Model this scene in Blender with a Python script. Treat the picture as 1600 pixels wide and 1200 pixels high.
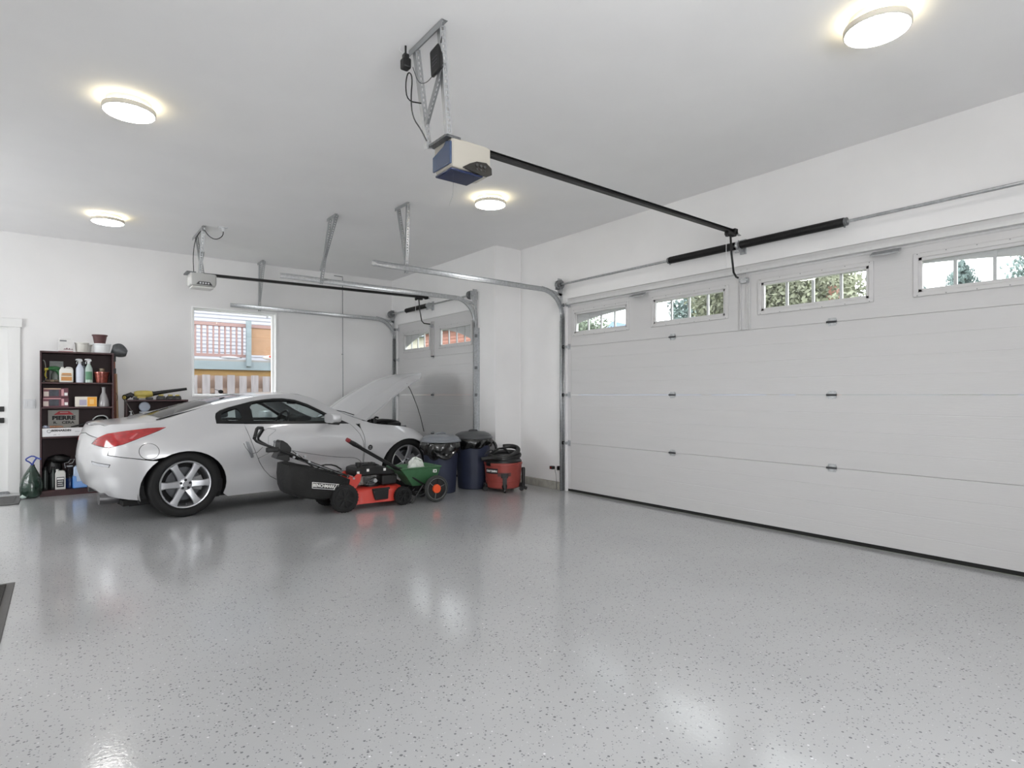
import bpy, math, random
import numpy as np
from mathutils import Vector, Matrix
from mathutils.geometry import delaunay_2d_cdt
random.seed(7)
S = bpy.context.scene
for o in list(bpy.data.objects): bpy.data.objects.remove(o)
C = S.collection
PI = math.pi
# ------------------------------------------------------------------ camera, world, exposure
cam = bpy.data.cameras.new('camera'); camo = bpy.data.objects.new('camera', cam); C.objects.link(camo)
camo.location = (0, 0, 1.22); camo.rotation_euler = (PI/2, 0, -math.atan(705/920))
cam.sensor_width = 36; cam.lens = 920/1600*36; cam.shift_y = 17/1600; cam.clip_end = 1000; cam.clip_start = .05
S.camera = camo
S.view_settings.view_transform = 'Standard'; S.view_settings.look = 'None'
S.view_settings.gamma = 1; S.view_settings.use_curve_mapping = False
S.view_settings.exposure = -0.02
LAMP_E = 32.0; RING_E = 27.0; SKY_E = 6.5
w = bpy.data.worlds.new('world'); S.world = w; w.use_nodes = True
nt = w.node_tree; nt.nodes.clear()
tc = nt.nodes.new('ShaderNodeTexCoord'); nz = nt.nodes.new('ShaderNodeTexNoise'); nz.inputs['Scale'].default_value = 2.2; nz.inputs['Detail'].default_value = 5
mp = nt.nodes.new('ShaderNodeMapping'); mp.inputs['Scale'].default_value = (1, 1, 2.6)
cr = nt.nodes.new('ShaderNodeValToRGB'); cr.color_ramp.elements[0].position = .29; cr.color_ramp.elements[1].position = .44
cr.color_ramp.elements[0].color = (.115, .145, .158, 1); cr.color_ramp.elements[1].color = (.90, .93, .96, 1)
bg = nt.nodes.new('ShaderNodeBackground'); bg.inputs['Strength'].default_value = SKY_E
wo = nt.nodes.new('ShaderNodeOutputWorld')
for a, b in ((tc.outputs['Generated'], mp.inputs[0]), (mp.outputs[0], nz.inputs['Vector']), (nz.outputs[0], cr.inputs[0]), (cr.outputs[0], bg.inputs[0]), (bg.outputs[0], wo.inputs[0])): nt.links.new(a, b)

# ------------------------------------------------------------------ materials
def lin(h):
    h = h.lstrip('#'); v = [int(h[i:i+2], 16)/255 for i in (0, 2, 4)]
    return tuple(c/12.92 if c <= .04045 else ((c+.055)/1.055)**2.4 for c in v) + (1,)
MATS = {}
def mat(name, color, rough=.5, metal=0., coat=0., noise=0., nscale=20., bump=0., bscale=60., spec=.5, trans=0., alpha=1., stretch=None):
    if name in MATS: return MATS[name]
    m = bpy.data.materials.new(name); m.use_nodes = True; t = m.node_tree; b = t.nodes['Principled BSDF']
    c = lin(color) if isinstance(color, str) else color
    b.inputs['Base Color'].default_value = c; b.inputs['Roughness'].default_value = rough; b.inputs['Metallic'].default_value = metal
    b.inputs['Coat Weight'].default_value = coat; b.inputs['Coat Roughness'].default_value = .06
    b.inputs['Specular IOR Level'].default_value = spec
    if trans: b.inputs['Transmission Weight'].default_value = trans
    tco = t.nodes.new('ShaderNodeTexCoord'); src = tco.outputs['Object']
    if stretch:
        mm = t.nodes.new('ShaderNodeMapping'); mm.inputs['Scale'].default_value = stretch; t.links.new(src, mm.inputs[0]); src = mm.outputs[0]
    if noise:
        n = t.nodes.new('ShaderNodeTexNoise'); n.inputs['Scale'].default_value = nscale; n.inputs['Detail'].default_value = 4
        r = t.nodes.new('ShaderNodeValToRGB'); r.color_ramp.elements[0].position = .35; r.color_ramp.elements[1].position = .65
        r.color_ramp.elements[0].color = tuple(max(0, x*(1-noise)) for x in c[:3]) + (1,); r.color_ramp.elements[1].color = tuple(min(1, x*(1+noise)) for x in c[:3]) + (1,)
        t.links.new(src, n.inputs['Vector']); t.links.new(n.outputs[0], r.inputs[0]); t.links.new(r.outputs[0], b.inputs['Base Color'])
    if bump:
        n = t.nodes.new('ShaderNodeTexNoise'); n.inputs['Scale'].default_value = bscale; n.inputs['Detail'].default_value = 3
        bu = t.nodes.new('ShaderNodeBump'); bu.inputs['Strength'].default_value = bump; bu.inputs['Distance'].default_value = .01
        t.links.new(src, n.inputs['Vector']); t.links.new(n.outputs[0], bu.inputs['Height']); t.links.new(bu.outputs[0], b.inputs['Normal'])
    MATS[name] = m; return m
def emit(name, color, e):
    m = bpy.data.materials.new(name); m.use_nodes = True; b = m.node_tree.nodes['Principled BSDF']
    b.inputs['Base Color'].default_value = (.9, .9, .88, 1); b.inputs['Emission Color'].default_value = color; b.inputs['Emission Strength'].default_value = e
    return m
def glass(name, tint, ior=1.45, rough=0.0):
    m = bpy.data.materials.new(name); m.use_nodes = True; t = m.node_tree; t.nodes.clear()
    o = t.nodes.new('ShaderNodeOutputMaterial'); mx = t.nodes.new('ShaderNodeMixShader'); tr = t.nodes.new('ShaderNodeBsdfTransparent'); gl = t.nodes.new('ShaderNodeBsdfGlossy')
    f = t.nodes.new('ShaderNodeFresnel'); f.inputs[0].default_value = ior; tr.inputs[0].default_value = tint; gl.inputs['Roughness'].default_value = rough
    ge = t.nodes.new('ShaderNodeNewGeometry'); mi = t.nodes.new('ShaderNodeMapRange'); mi.inputs['To Min'].default_value = ior; mi.inputs['To Max'].default_value = 1/ior
    t.links.new(ge.outputs['Backfacing'], mi.inputs['Value']); t.links.new(mi.outputs[0], f.inputs[0])   # same reflectance on both faces
    t.links.new(f.outputs[0], mx.inputs[0]); t.links.new(tr.outputs[0], mx.inputs[1]); t.links.new(gl.outputs[0], mx.inputs[2]); t.links.new(mx.outputs[0], o.inputs[0])
    return m
WALL = mat('painted drywall', '#ecebeb', .75, bump=.05, bscale=120, noise=.012, nscale=3)
CEIL = mat('ceiling paint', '#efeeee', .85, bump=.04, bscale=90, noise=.012, nscale=2)
DOORP = mat('garage door enamel', '#cbcaca', .45, bump=.12, bscale=45, noise=.01, nscale=8, stretch=(1, .25, 2))
WHITE = mat('white trim paint', '#e9e9e8', .45)
GALV = mat('galvanised steel', '#b6b8ba', .36, .75, noise=.12, nscale=40)
GALVD = mat('dull steel', '#7e8082', .45, .8, noise=.2, nscale=60)
BLKM = mat('black coated metal', '#0c0c0d', .42, .0)
BLKP = mat('black plastic', '#131314', .45, bump=.05, bscale=200)
RUB = mat('tyre rubber', '#121213', .75, bump=.1, bscale=150)
GLASS = glass('clear glass', (.96, .97, .97, 1))
LAMP = emit('lamp diffuser', (1, .975, .96, 1), LAMP_E)
RING = emit('lamp halo ring', (1, .86, .55, 1), RING_E)
WOOD = mat('mahogany laminate', '#3d2124', .5, noise=.2, nscale=6, stretch=(1, 1, 8))
CONC = mat('concrete curb', '#a3a199', .85, noise=.12, nscale=14, bump=.2, bscale=80)
WPL = mat('white plastic', '#dfe0e2', .4)
PAPW = mat('white cardboard', '#dad9d8', .7, noise=.03, nscale=30)
RED = mat('red mower paint', '#cb4237', .35, coat=.4)
def paintmat():
    m = mat('silver car paint', '#cdcdcf', .36, .22, coat=.8, noise=.02, nscale=400); return m
PAINT = paintmat()
def floor_mat():
    m = bpy.data.materials.new('flaked epoxy floor'); m.use_nodes = True; t = m.node_tree; b = t.nodes['Principled BSDF']; N = t.nodes; L = t.links
    tc = N.new('ShaderNodeTexCoord')
    def math_(op, a, bb=None):
        n = N.new('ShaderNodeMath'); n.operation = op
        for i, x in enumerate((a, bb)):
            if x is None: continue
            if isinstance(x, (int, float)): n.inputs[i].default_value = x
            else: L.new(x, n.inputs[i])
        return n.outputs[0]
    base = N.new('ShaderNodeTexNoise'); base.inputs['Scale'].default_value = 1.1; base.inputs['Detail'].default_value = 3; L.new(tc.outputs['Object'], base.inputs['Vector'])
    br = N.new('ShaderNodeValToRGB'); br.color_ramp.elements[0].color = lin('#a8a9aa'); br.color_ramp.elements[1].color = lin('#b1b2b3'); br.color_ramp.elements[0].position = .3; br.color_ramp.elements[1].position = .7
    L.new(base.outputs[0], br.inputs[0]); col = br.outputs[0]; hs = []
    for sc, thr, rad, c in ((58, .42, .34, '#46484c'), (95, .50, .36, '#5c5e63'), (46, .14, .22, '#e6e7e8'), (110, .14, .30, '#cfd0d2')):
        v = N.new('ShaderNodeTexVoronoi'); v.inputs['Scale'].default_value = sc; L.new(tc.outputs['Object'], v.inputs['Vector'])
        s = N.new('ShaderNodeSeparateColor'); L.new(v.outputs['Color'], s.inputs[0])
        on = math_('LESS_THAN', s.outputs[0], thr); rr = math_('MULTIPLY', s.outputs[1], rad); near = math_('LESS_THAN', v.outputs['Distance'], rr)
        f = math_('MULTIPLY', on, near); f2 = math_('MULTIPLY', f, .8)
        mx = N.new('ShaderNodeMix'); mx.data_type = 'RGBA'; L.new(f2, mx.inputs[0]); L.new(col, mx.inputs[6]); mx.inputs[7].default_value = lin(c); col = mx.outputs[2]; hs.append(f)
    L.new(col, b.inputs['Base Color'])
    h = math_('ADD', hs[0], hs[1])
    n2 = N.new('ShaderNodeTexNoise'); n2.inputs['Scale'].default_value = 70; n2.inputs['Detail'].default_value = 2; L.new(tc.outputs['Object'], n2.inputs['Vector'])
    h2 = math_('ADD', math_('MULTIPLY', h, .25), math_('MULTIPLY', n2.outputs[0], .8))
    bu = N.new('ShaderNodeBump'); bu.inputs['Strength'].default_value = .15; bu.inputs['Distance'].default_value = .004; L.new(h2, bu.inputs['Height'])
    L.new(bu.outputs[0], b.inputs['Normal']); L.new(bu.outputs[0], b.inputs['Coat Normal'])
    b.inputs['Roughness'].default_value = .42; b.inputs['Coat Weight'].default_value = 1.0; b.inputs['Coat Roughness'].default_value = .12; b.inputs['Coat IOR'].default_value = 1.6
    return m
FLOORM = floor_mat()

# ------------------------------------------------------------------ helpers
ROOT = {}
def meta(o, label=None, cat=None, group=None, kind=None):
    if label: o['label'] = label
    if cat: o['category'] = cat
    if group: o['group'] = group
    if kind: o['kind'] = kind
    return o
def thing(name, label, cat, loc=(0, 0, 0), rotz=0, group=None):
    o = bpy.data.objects.new(name, None); C.objects.link(o); o.location = loc; o.rotation_euler = (0, 0, rotz); o.empty_display_size = .1
    ROOT[o.name] = Matrix.Translation(loc) @ Matrix.Rotation(rotz, 4, 'Z')
    return meta(o, label, cat, group)
def grid_rot(ax, ang): return Matrix.Rotation(ang, 3, ax)
class MB:
    def __init__(s, world=False): s.v = []; s.f = []; s.world = world; s.n = None
    def add(s, vs, fs):
        k = len(s.v); s.v += [tuple(v) for v in vs]; s.f += [tuple(i+k for i in f) for f in fs]; return s
    def box(s, x0, x1, y0, y1, z0, z1):
        return s.add([(x0,y0,z0),(x1,y0,z0),(x1,y1,z0),(x0,y1,z0),(x0,y0,z1),(x1,y0,z1),(x1,y1,z1),(x0,y1,z1)],
                     [(0,3,2,1),(4,5,6,7),(0,1,5,4),(1,2,6,5),(2,3,7,6),(3,0,4,7)])
    def cbox(s, c, sz, rot=None):
        h = [q/2 for q in sz]; P = []
        for x, y, z in ((-1,-1,-1),(1,-1,-1),(1,1,-1),(-1,1,-1),(-1,-1,1),(1,-1,1),(1,1,1),(-1,1,1)):
            p = Vector((x*h[0], y*h[1], z*h[2]))
            if rot is not None: p = rot @ p
            P.append(p + Vector(c))
        return s.add(P, [(0,3,2,1),(4,5,6,7),(0,1,5,4),(1,2,6,5),(2,3,7,6),(3,0,4,7)])
    def cyl(s, a, b, r0, r1=None, n=16, cap=True):
        r1 = r0 if r1 is None else r1; a = Vector(a); b = Vector(b); d = (b-a).normalized()
        u = d.orthogonal().normalized(); w_ = d.cross(u); vs = []
        for p, r in ((a, r0), (b, r1)):
            for i in range(n): t = 2*PI*i/n; vs.append(p + u*(r*math.cos(t)) + w_*(r*math.sin(t)))
        fs = [(i, (i+1) % n, n+(i+1) % n, n+i) for i in range(n)]
        if cap: fs += [tuple(range(n-1, -1, -1)), tuple(range(n, 2*n))]
        return s.add(vs, fs)
    def tube(s, pts, r, n=8, closed=False, smooth=0):
        P = [Vector(p) for p in pts]
        for _ in range(smooth):
            Q = [] if closed else [P[0]]
            m = len(P); rng = range(m) if closed else range(m-1)
            for i in rng:
                a, b = P[i], P[(i+1) % m]; Q += [a.lerp(b, .25), a.lerp(b, .75)]
            if not closed: Q.append(P[-1])
            P = Q
        m = len(P); vs = []; u = None
        for i in range(m):
            if closed: d = P[(i+1) % m]-P[i-1]
            else: d = P[min(i+1, m-1)]-P[max(i-1, 0)]
            d.normalize()
            u = d.orthogonal().normalized() if u is None else (u - d*u.dot(d)).normalized()
            w_ = d.cross(u); rr = r[i*len(r)//m] if isinstance(r, (list, tuple)) else r
            for j in range(n): t = 2*PI*j/n; vs.append(P[i] + u*(rr*math.cos(t)) + w_*(rr*math.sin(t)))
        fs = []
        for i in range(m if closed else m-1):
            k = (i+1) % m
            for j in range(n): fs.append((i*n+j, i*n+(j+1) % n, k*n+(j+1) % n, k*n+j))
        if not closed: fs += [tuple(range(n-1, -1, -1)), tuple((m-1)*n+j for j in range(n))]
        return s.add(vs, fs)
    def lathe(s, prof, c=(0, 0, 0), n=32, axis='z', sx=1, sy=1):
        vs = []; fs = []; m = len(prof)
        for r, z in prof:
            for i in range(n):
                t = 2*PI*i/n; x, y = r*math.cos(t)*sx, r*math.sin(t)*sy
                p = (x, y, z) if axis == 'z' else ((x, z, y) if axis == 'y' else (z, x, y))
                vs.append((p[0]+c[0], p[1]+c[1], p[2]+c[2]))
        for k in range(m-1):
            for i in range(n):
                q = (k*n+i, k*n+(i+1) % n, (k+1)*n+(i+1) % n, (k+1)*n+i)
                fs.append(q if axis != 'y' else q[::-1])
        return s.add(vs, fs)
    def prism(s, poly, a, b, axis='y'):
        n = len(poly); vs = []
        for t in (a, b):
            for p, q in poly: vs.append({'y': (p, t, q), 'x': (t, p, q), 'z': (p, q, t)}[axis])
        fs = [(i, (i+1) % n, n+(i+1) % n, n+i) for i in range(n)] + [tuple(range(n-1, -1, -1)), tuple(range(n, 2*n))]
        return s.add(vs, fs)
    def ball(s, c, r, n=12, m=8, rnd=0):
        if not isinstance(r, (tuple, list)): r = (r, r, r)
        vs = []; fs = []
        for k in range(m+1):
            ph = PI*k/m
            for i in range(n):
                t = 2*PI*i/n; q = 1 + (random.uniform(-rnd, rnd) if 0 < k < m else 0)
                vs.append((c[0]+q*r[0]*math.sin(ph)*math.cos(t), c[1]+q*r[1]*math.sin(ph)*math.sin(t), c[2]+q*r[2]*math.cos(ph)))
        for k in range(m):
            for i in range(n): fs.append((k*n+i, (k+1)*n+i, (k+1)*n+(i+1) % n, k*n+(i+1) % n))
        return s.add(vs, fs)
    def grid(s, fn, nu, nv):
        vs = [fn(i/nu, j/nv) for i in range(nu+1) for j in range(nv+1)]
        fs = [(i*(nv+1)+j, (i+1)*(nv+1)+j, (i+1)*(nv+1)+j+1, i*(nv+1)+j+1) for i in range(nu) for j in range(nv)]
        return s.add(vs, fs)
    def xform(s, M): s.v = [tuple(M @ Vector(v)) for v in s.v]; return s
    def build(s, name, m, parent=None, label=None, bevel=0, smooth=True, angle=35, fix=True, loc=None, rot=None, kind=None, solid=0):
        vs = s.v
        if s.world and parent is not None:
            R = root_m(parent).inverted(); vs = [tuple(R @ Vector(v)) for v in vs]
        me = bpy.data.meshes.new(name); me.from_pydata(vs, [], s.f)
        if fix:
            import bmesh
            bm = bmesh.new(); bm.from_mesh(me); bmesh.ops.recalc_face_normals(bm, faces=bm.faces); bm.to_mesh(me); bm.free()
        if smooth:
            me.polygons.foreach_set('use_smooth', [True]*len(me.polygons)); me.set_sharp_from_angle(angle=math.radians(angle))
        me.materials.append(m); o = bpy.data.objects.new(name, me); C.objects.link(o); o.parent = parent
        if bevel:
            b = o.modifiers.new('bevel', 'BEVEL'); b.width = bevel; b.segments = 2; b.limit_method = 'ANGLE'; b.angle_limit = math.radians(40); b.harden_normals = False
        if solid:
            b = o.modifiers.new('solid', 'SOLIDIFY'); b.thickness = solid; b.offset = 0
        if loc is not None: o.location = loc
        if rot is not None: o.rotation_euler = rot
        if s.n is not None:
            me.normals_split_custom_set_from_vertices(s.n)
        return meta(o, label, kind=kind)
def root_m(p):
    while p is not None:
        if p.name in ROOT: return ROOT[p.name]
        p = p.parent
    return Matrix.Identity(4)
def struct(mb, name, m, parent=None, **k):
    o = mb.build(name, m, parent, **k)
    if parent is None: o['kind'] = 'structure'
    return o
def copy_tree(o, parent=None):
    c = o.copy(); C.objects.link(c); c.parent = parent
    for ch in list(o.children): copy_tree(ch, c)
    if o.name in ROOT: ROOT[c.name] = ROOT[o.name]
    return c
def text(s, name, size, m, parent, origin, xdir=(1, 0, 0), zdir=(0, 0, 1), world=True, bold=.0, ext=.0008, align='LEFT', sx=1., shear=0., label=None):
    cu = bpy.data.curves.new('t', 'FONT'); cu.body = s; cu.size = size; cu.extrude = ext; cu.offset = bold; cu.align_x = align; cu.align_y = 'CENTER'; cu.shear = shear; cu.resolution_u = 2
    to = bpy.data.objects.new('t', cu); C.objects.link(to); bpy.context.view_layer.update()
    me = bpy.data.meshes.new_from_object(to.evaluated_get(bpy.context.evaluated_depsgraph_get())); bpy.data.objects.remove(to)
    X = Vector(xdir).normalized(); Z = Vector(zdir).normalized(); Y = X.cross(Z)  # text x -> X, text y -> Z, text normal -> -Y
    M = Matrix(((X[0]*sx, Z[0], -(-Y[0]), origin[0]), (X[1]*sx, Z[1], Y[1], origin[1]), (X[2]*sx, Z[2], Y[2], origin[2]), (0, 0, 0, 1)))
    if world: M = root_m(parent).inverted() @ M
    me.transform(M); me.name = name
    me.materials.clear(); me.materials.append(m)
    o = bpy.data.objects.new(name, me); C.objects.link(o); o.parent = parent
    return meta(o, label)
BLK = mat('black ink', '#17171a', .6); WINK = mat('white ink', '#ecebe8', .6)

# ------------------------------------------------------------------ room shell
XL, YF, YB, H = -3.2, -1.4, 9.58, 3.24
XB, XS, YJ = 5.10, 4.66, 6.45      # big-door wall plane, small-door wall plane, jog
struct(MB().box(XL-.2, XB+.02, YF-.2, YB+.2, -.15, 0), 'floor', FLOORM)
struct(MB().box(XL-.2, XB+.3, YF-.2, YB+.2, H, H+.2), 'ceiling', CEIL)
struct(MB().box(XL-.2, XL, YF, YB, 0, .9).box(XL-.2, XL, YF, YB, 2.3, H).box(XL-.2, XL, YF, 6.3, .9, 2.3).box(XL-.2, XL, 8.5, YB, .9, 2.3), 'wall_left', WALL)
struct(MB().box(XL-.2, -.6, YF-.2, YF, 0, H).box(2.4, XB+.2, YF-.2, YF, 0, H).box(-.6, 2.4, YF-.2, YF, 0, .9).box(-.6, 2.4, YF-.2, YF, 2.4, H), 'wall_front', WALL)
WX0, WX1, WZ0, WZ1 = 1.51, 2.68, 1.205, 2.495
DX0, DX1, DZ = -1.45, -.505, 2.07
b = MB().box(XL-.2, DX0, YB, YB+.2, 0, H).box(DX0, DX1, YB, YB+.2, DZ, H).box(DX1, WX0, YB, YB+.2, 0, H)
b.box(WX0, WX1, YB, YB+.2, 0, WZ0).box(WX0, WX1, YB, YB+.2, WZ1, H).box(WX1, XS+.2, YB, YB+.2, 0, H)
struct(b, 'wall_back', WALL)
G1 = (.63, 5.51); G2 = (6.94, 9.38); GH = 2.44
b = MB().box(XB, XB+.2, YF, G1[0], 0, H).box(XB, XB+.2, G1[0], G1[1], GH, H).box(XB, XB+.2, G1[1], YJ, 0, H)
b.box(XS, XB+.2, YJ, G2[0], 0, H).box(XS, XS+.2, G2[0], G2[1], GH, H).box(XS, XS+.2, G2[1], YB+.2, 0, H)
struct(b, 'wall_right', WALL)
struct(MB().box(XB-.035, XB, G1[1]+.09, YJ, 0, .10).box(XS, XB, YJ-.035, YJ, 0, .10).box(XS-.035, XS, YJ-.035, G2[0]-.08, 0, .10), 'baseboard_right', CONC, bevel=.004)
# exterior ground
struct(MB().box(-60, XS+.3, YB+.2, 60, -.3, -.1).box(XB+.2, 150, -60, 150, -.32, -.12), 'ground', mat('grass ground', '#77805e', .9, noise=.3, nscale=.6))
# window in the back wall
def sash(name, x0, x1, z0, z1, y):
    pass
wr = thing('window_1', None, None); wr['kind'] = 'structure'
b = MB(); f = .045
for x0, x1, z0, z1 in ((WX0-.01, WX0+.012, WZ0-.012, WZ1+.012), (WX1-.012, WX1+.012, WZ0-.012, WZ1+.012), (WX0+.012, WX1-.012, WZ1-.012, WZ1+.012), (WX0+.012, WX1-.012, WZ0-.012, WZ0+.012)): b.box(x0, x1, YB-.012, YB+.12, z0, z1)
b.build('casing', mat('bright casing', '#fafafa', .45), wr, bevel=.003)
b = MB(); 
for x0, x1, z0, z1 in ((WX0+.008, WX0+.035, WZ0+.01, WZ1-.01), (WX1-.045, WX1-.008, WZ0+.01, WZ1-.01), (WX0+.035, WX1-.045, WZ1-.035, WZ1-.01), (WX0+.035, WX1-.045, WZ0+.01, WZ0+.03)): b.box(x0, x1, YB+.06, YB+.12, z0, z1)
b.build('sash', mat('vinyl sash', '#fafafa', .4), wr, bevel=.003)
MB().box(WX0+.03, WX1-.035, YB+.088, YB+.094, WZ0+.025, WZ1-.03).build('pane', GLASS, wr)
MB().cbox((WX1-.12, YB+.05, WZ1-.06), (.03, .02, .02)).build('latch', WHITE, wr)
# man door in the back wall
dr = thing('door_3', None, None); dr['kind'] = 'structure'
MB().box(DX0+.01, DX1-.012, YB+.03, YB+.075, .02, DZ-.01).build('door_slab', WHITE, dr, bevel=.003)
b = MB().box(DX1-.012, DX1+.105, YB-.02, YB+.03, 0, DZ).box(DX0-.105, DX0+.012, YB-.02, YB+.03, 0, DZ)
b.build('door_casing', WHITE, dr, bevel=.004); MB().box(DX0-.13, DX1+.125, YB-.03, YB+.03, DZ-.008, DZ+.10).build('head_casing', WHITE, dr, bevel=.004)
MB().box(DX0, DX1, YB-.03, YB+.12, 0, .022).build('threshold', GALVD, dr)
for z in (1.045, .905): MB().box(-.66, -.555, YB+.012, YB+.03, z-.032, z+.032).build('lock_plate', BLKM, dr, bevel=.006)
MB().cyl((-.62, YB+.02, .905), (-.62, YB-.03, .905), .012).box(-.70, -.60, YB-.045, YB-.03, .895, .915).build('door_handle', BLKM, dr, bevel=.003)
for z in (1.78, .9, .25): MB().cyl((DX1-.006, YB+.022, z-.05), (DX1-.006, YB+.022, z+.05), .008).build('hinge', GALVD, dr)
# left window (daylight side, off frame)
wl = thing('window_2', None, None); wl['kind'] = 'structure'
b = MB()
for y0, y1, z0, z1 in ((6.25, 6.34, .86, 2.34), (8.46, 8.55, .86, 2.34), (6.3, 8.5, 2.26, 2.34), (6.3, 8.5, .86, .94), (7.37, 7.43, .9, 2.3)): b.box(XL-.1, XL+.012, y0, y1, z0, z1)
b.build('casing', WHITE, wl)
MB().box(XL-.06, XL-.055, 6.3, 8.5, .9, 2.3).build('pane', GLASS, wl)

wl = thing('added_window_3', None, None); wl['kind'] = 'structure'  # unseen front window, added to give daylight from behind the viewer
b = MB()
for x0, x1, z0, z1 in ((-.65, -.56, .86, 2.44), (2.36, 2.45, .86, 2.44), (-.6, 2.4, 2.36, 2.44), (-.6, 2.4, .86, .94), (.87, .93, .9, 2.4)): b.box(x0, x1, YF-.1, YF+.012, z0, z1)
b.build('casing', WHITE, wl)
MB().box(-.6, 2.4, YF-.06, YF-.055, .9, 2.4).build('pane', GLASS, wl)

# ------------------------------------------------------------------ sectional garage doors
def arch_z(y, yc, half, z0, drop, p): return z0 - drop*(abs(y-yc)/half)**p
def garage_door(name, X, y0, y1, wins, yc, half, az0, adrop, ap, hinges):
    r = thing(name, None, None, (X, (y0+y1)/2, 0)); r['kind'] = 'structure'
    t = .045; sec = GH/4
    def profile(z0, z1, grooves):
        pts = [(X+.003, z0+.0008), (X, z0+.003)]
        for g in grooves: pts += [(X, g-.004), (X+.0016, g), (X, g+.004)]
        pts += [(X, z1-.003), (X+.003, z1-.0008), (X+t, z1-.0008), (X+t, z0+.0008)]
        return pts
    for k in range(3):
        z0 = .03+k*(sec-.0075) if k else .03; z0 = max(.03, k*sec); z1 = (k+1)*sec
        pts = profile(z0, z1, [k*sec+sec*q for q in (.25, .5, .75)])
        b = MB(True); n = len(pts); vs = []
        for y in (y0, y1): vs += [(p[0], y, p[1]) for p in pts]
        b.add(vs, [(i, (i+1) % n, n+(i+1) % n, n+i) for i in range(n)] + [tuple(range(n-1, -1, -1)), tuple(range(n, 2*n))])
        b.build('door_panel', DOORP, r, smooth=False)
    ys = sorted({y0, y1} | {q for a, c, _, _ in wins for q in (a, c)}); z0, z1 = 3*sec, GH
    b = MB(True)
    za, zb = wins[0][2], wins[0][3]
    b.box(X, X+t, y0, y1, z0+.0008, za).box(X, X+t, y0, y1, zb, z1)
    for i in range(len(ys)-1):
        mid = (ys[i]+ys[i+1])/2
        if not any(a < mid < c for a, c, _, _ in wins): b.box(X, X+t, ys[i], ys[i+1], za, zb)
    b.build('door_panel', DOORP, r, smooth=False)
    MB(True).box(X+.002, X+t, y0, y1, .0, .032).build('bottom_seal', RUB, r)
    for a, c, za, zb in wins:
        b = MB(True); e = .028; dd = .012
        for q in ((a-e, a+.006, za-e, zb+e), (c-.006, c+e, za-e, zb+e), (a, c, za-e, za+.006), (a, c, zb-.006, zb+e)): b.box(X-dd, X+.004, *q)
        e2 = .03
        for q in ((a, a+e2, za, zb), (c-e2, c, za, zb), (a, c, za, za+e2), (a, c, zb-e2, zb)): b.box(X-.002, X+.03, *q)
        fr = b.build('window_frame', DOORP, r, bevel=.0035)
        # arched head infill with muntins, behind the glass
        b = MB(True); n = 16; vs = []
        for i in range(n+1):
            y = a+(c-a)*i/n; za_ = min(arch_z(y, yc, half, az0, adrop, ap), zb-e2)
            vs += [(X+.028, y, za_), (X+.028, y, zb-.004), (X+.040, y, za_), (X+.040, y, zb-.004)]
        fs = []
        for i in range(n):
            k = i*4; fs += [(k, k+4, k+5, k+1), (k+2, k+3, k+7, k+6), (k, k+2, k+6, k+4)]
        b.add(vs, fs); b.build('arched_insert', DOORP, fr, smooth=False)
        b = MB(True)
        for i in (1, 2, 3):
            y = a+(c-a)*i/4; b.box(X+.022, X+.040, y-.011, y+.011, za+.02, zb-.02)
        b.build('muntin', DOORP, fr)
        MB(True).box(X+.018, X+.021, a+.02, c-.02, za+.02, zb-.02).build('pane', GLASS, fr)
        b = MB(True)
        for i in range(6):
            y = a+(c-a)*i/5
            for z in (za-.020, zb+.020): b.cyl((X-dd, y, z), (X-dd-.002, y, z), .004, n=6)
        b.build('screw_heads', GALVD, fr)
    for y in hinges:
        for k in (1, 2, 3):
            z = k*sec; b = MB(True)
            b.box(X-.004, X, y-.032, y+.032, z-.034, z-.006).box(X-.004, X, y-.032, y+.032, z+.006, z+.034)
            b.box(X-.014, X, y-.036, y-.026, z-.02, z+.02).box(X-.014, X, y+.026, y+.036, z-.02, z+.02)
            for dy in (-.018, .018):
                for dz in (-.022, .022): b.cyl((X-.004, y+dy, z+dz), (X-.009, y+dy, z+dz), .006, n=6)
            hp_ = b.build('hinge', GALV, r, bevel=.001); MB(True).cyl((X-.013, y-.040, z), (X-.013, y+.040, z), .009, n=10).box(X-.012, X-.003, y-.024, y+.024, z-.008, z+.008).build('hinge_pin', mat('dark hinge pin', '#4b4c4e', .45, .6), hp_)
    for y, s in ((y1, 1), (y0, -1)):      # end hinges with rollers and stiles
        MB(True).box(X-.002, X, *(sorted((y, y-s*.06))), .03, GH-.002).build('end_stile', DOORP, r)
        for k in (1, 2, 3, 4):
            z = k*sec if k < 4 else GH-.08
            b = MB(True).box(X-.005, X, *(sorted((y-s*.05, y-s*.002))), z-.035, z+.035).box(X-.05, X, *(sorted((y-s*.008, y-s*.004))), z-.018, z+.018)
            b.cyl((X-.045, y-s*.03, z), (X-.045, y+s*.05, z), .0055, n=8)
            b.build('end_hinge', GALV, r)
            MB(True).cyl((X-.045, y+s*.038, z), (X-.045, y+s*.052, z), .022, n=16).build('roller', BLKP if k < 4 else GALVD, r)
    return r
wins1 = [(4.52, 5.39, 1.975, 2.235), (3.27, 4.15, 1.975, 2.235), (1.99, 2.91, 1.975, 2.235), (.75, 1.66, 1.975, 2.235)]
wins1 = [(a, c, 1.985, 2.255) for a, c, _, _ in wins1]
d1 = garage_door('door_1', 5.12, G1[0], G1[1], wins1, 3.07, 2.32, 2.225, .115, 4, (3.895, 2.28))
d2 = garage_door('door_2', XS+.02, G2[0], G2[1], [(8.27, 9.15, 1.965, 2.26), (7.06, 7.95, 1.965, 2.26)], 8.13, 1.02, 2.235, .21, 2, (8.16,))
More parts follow.
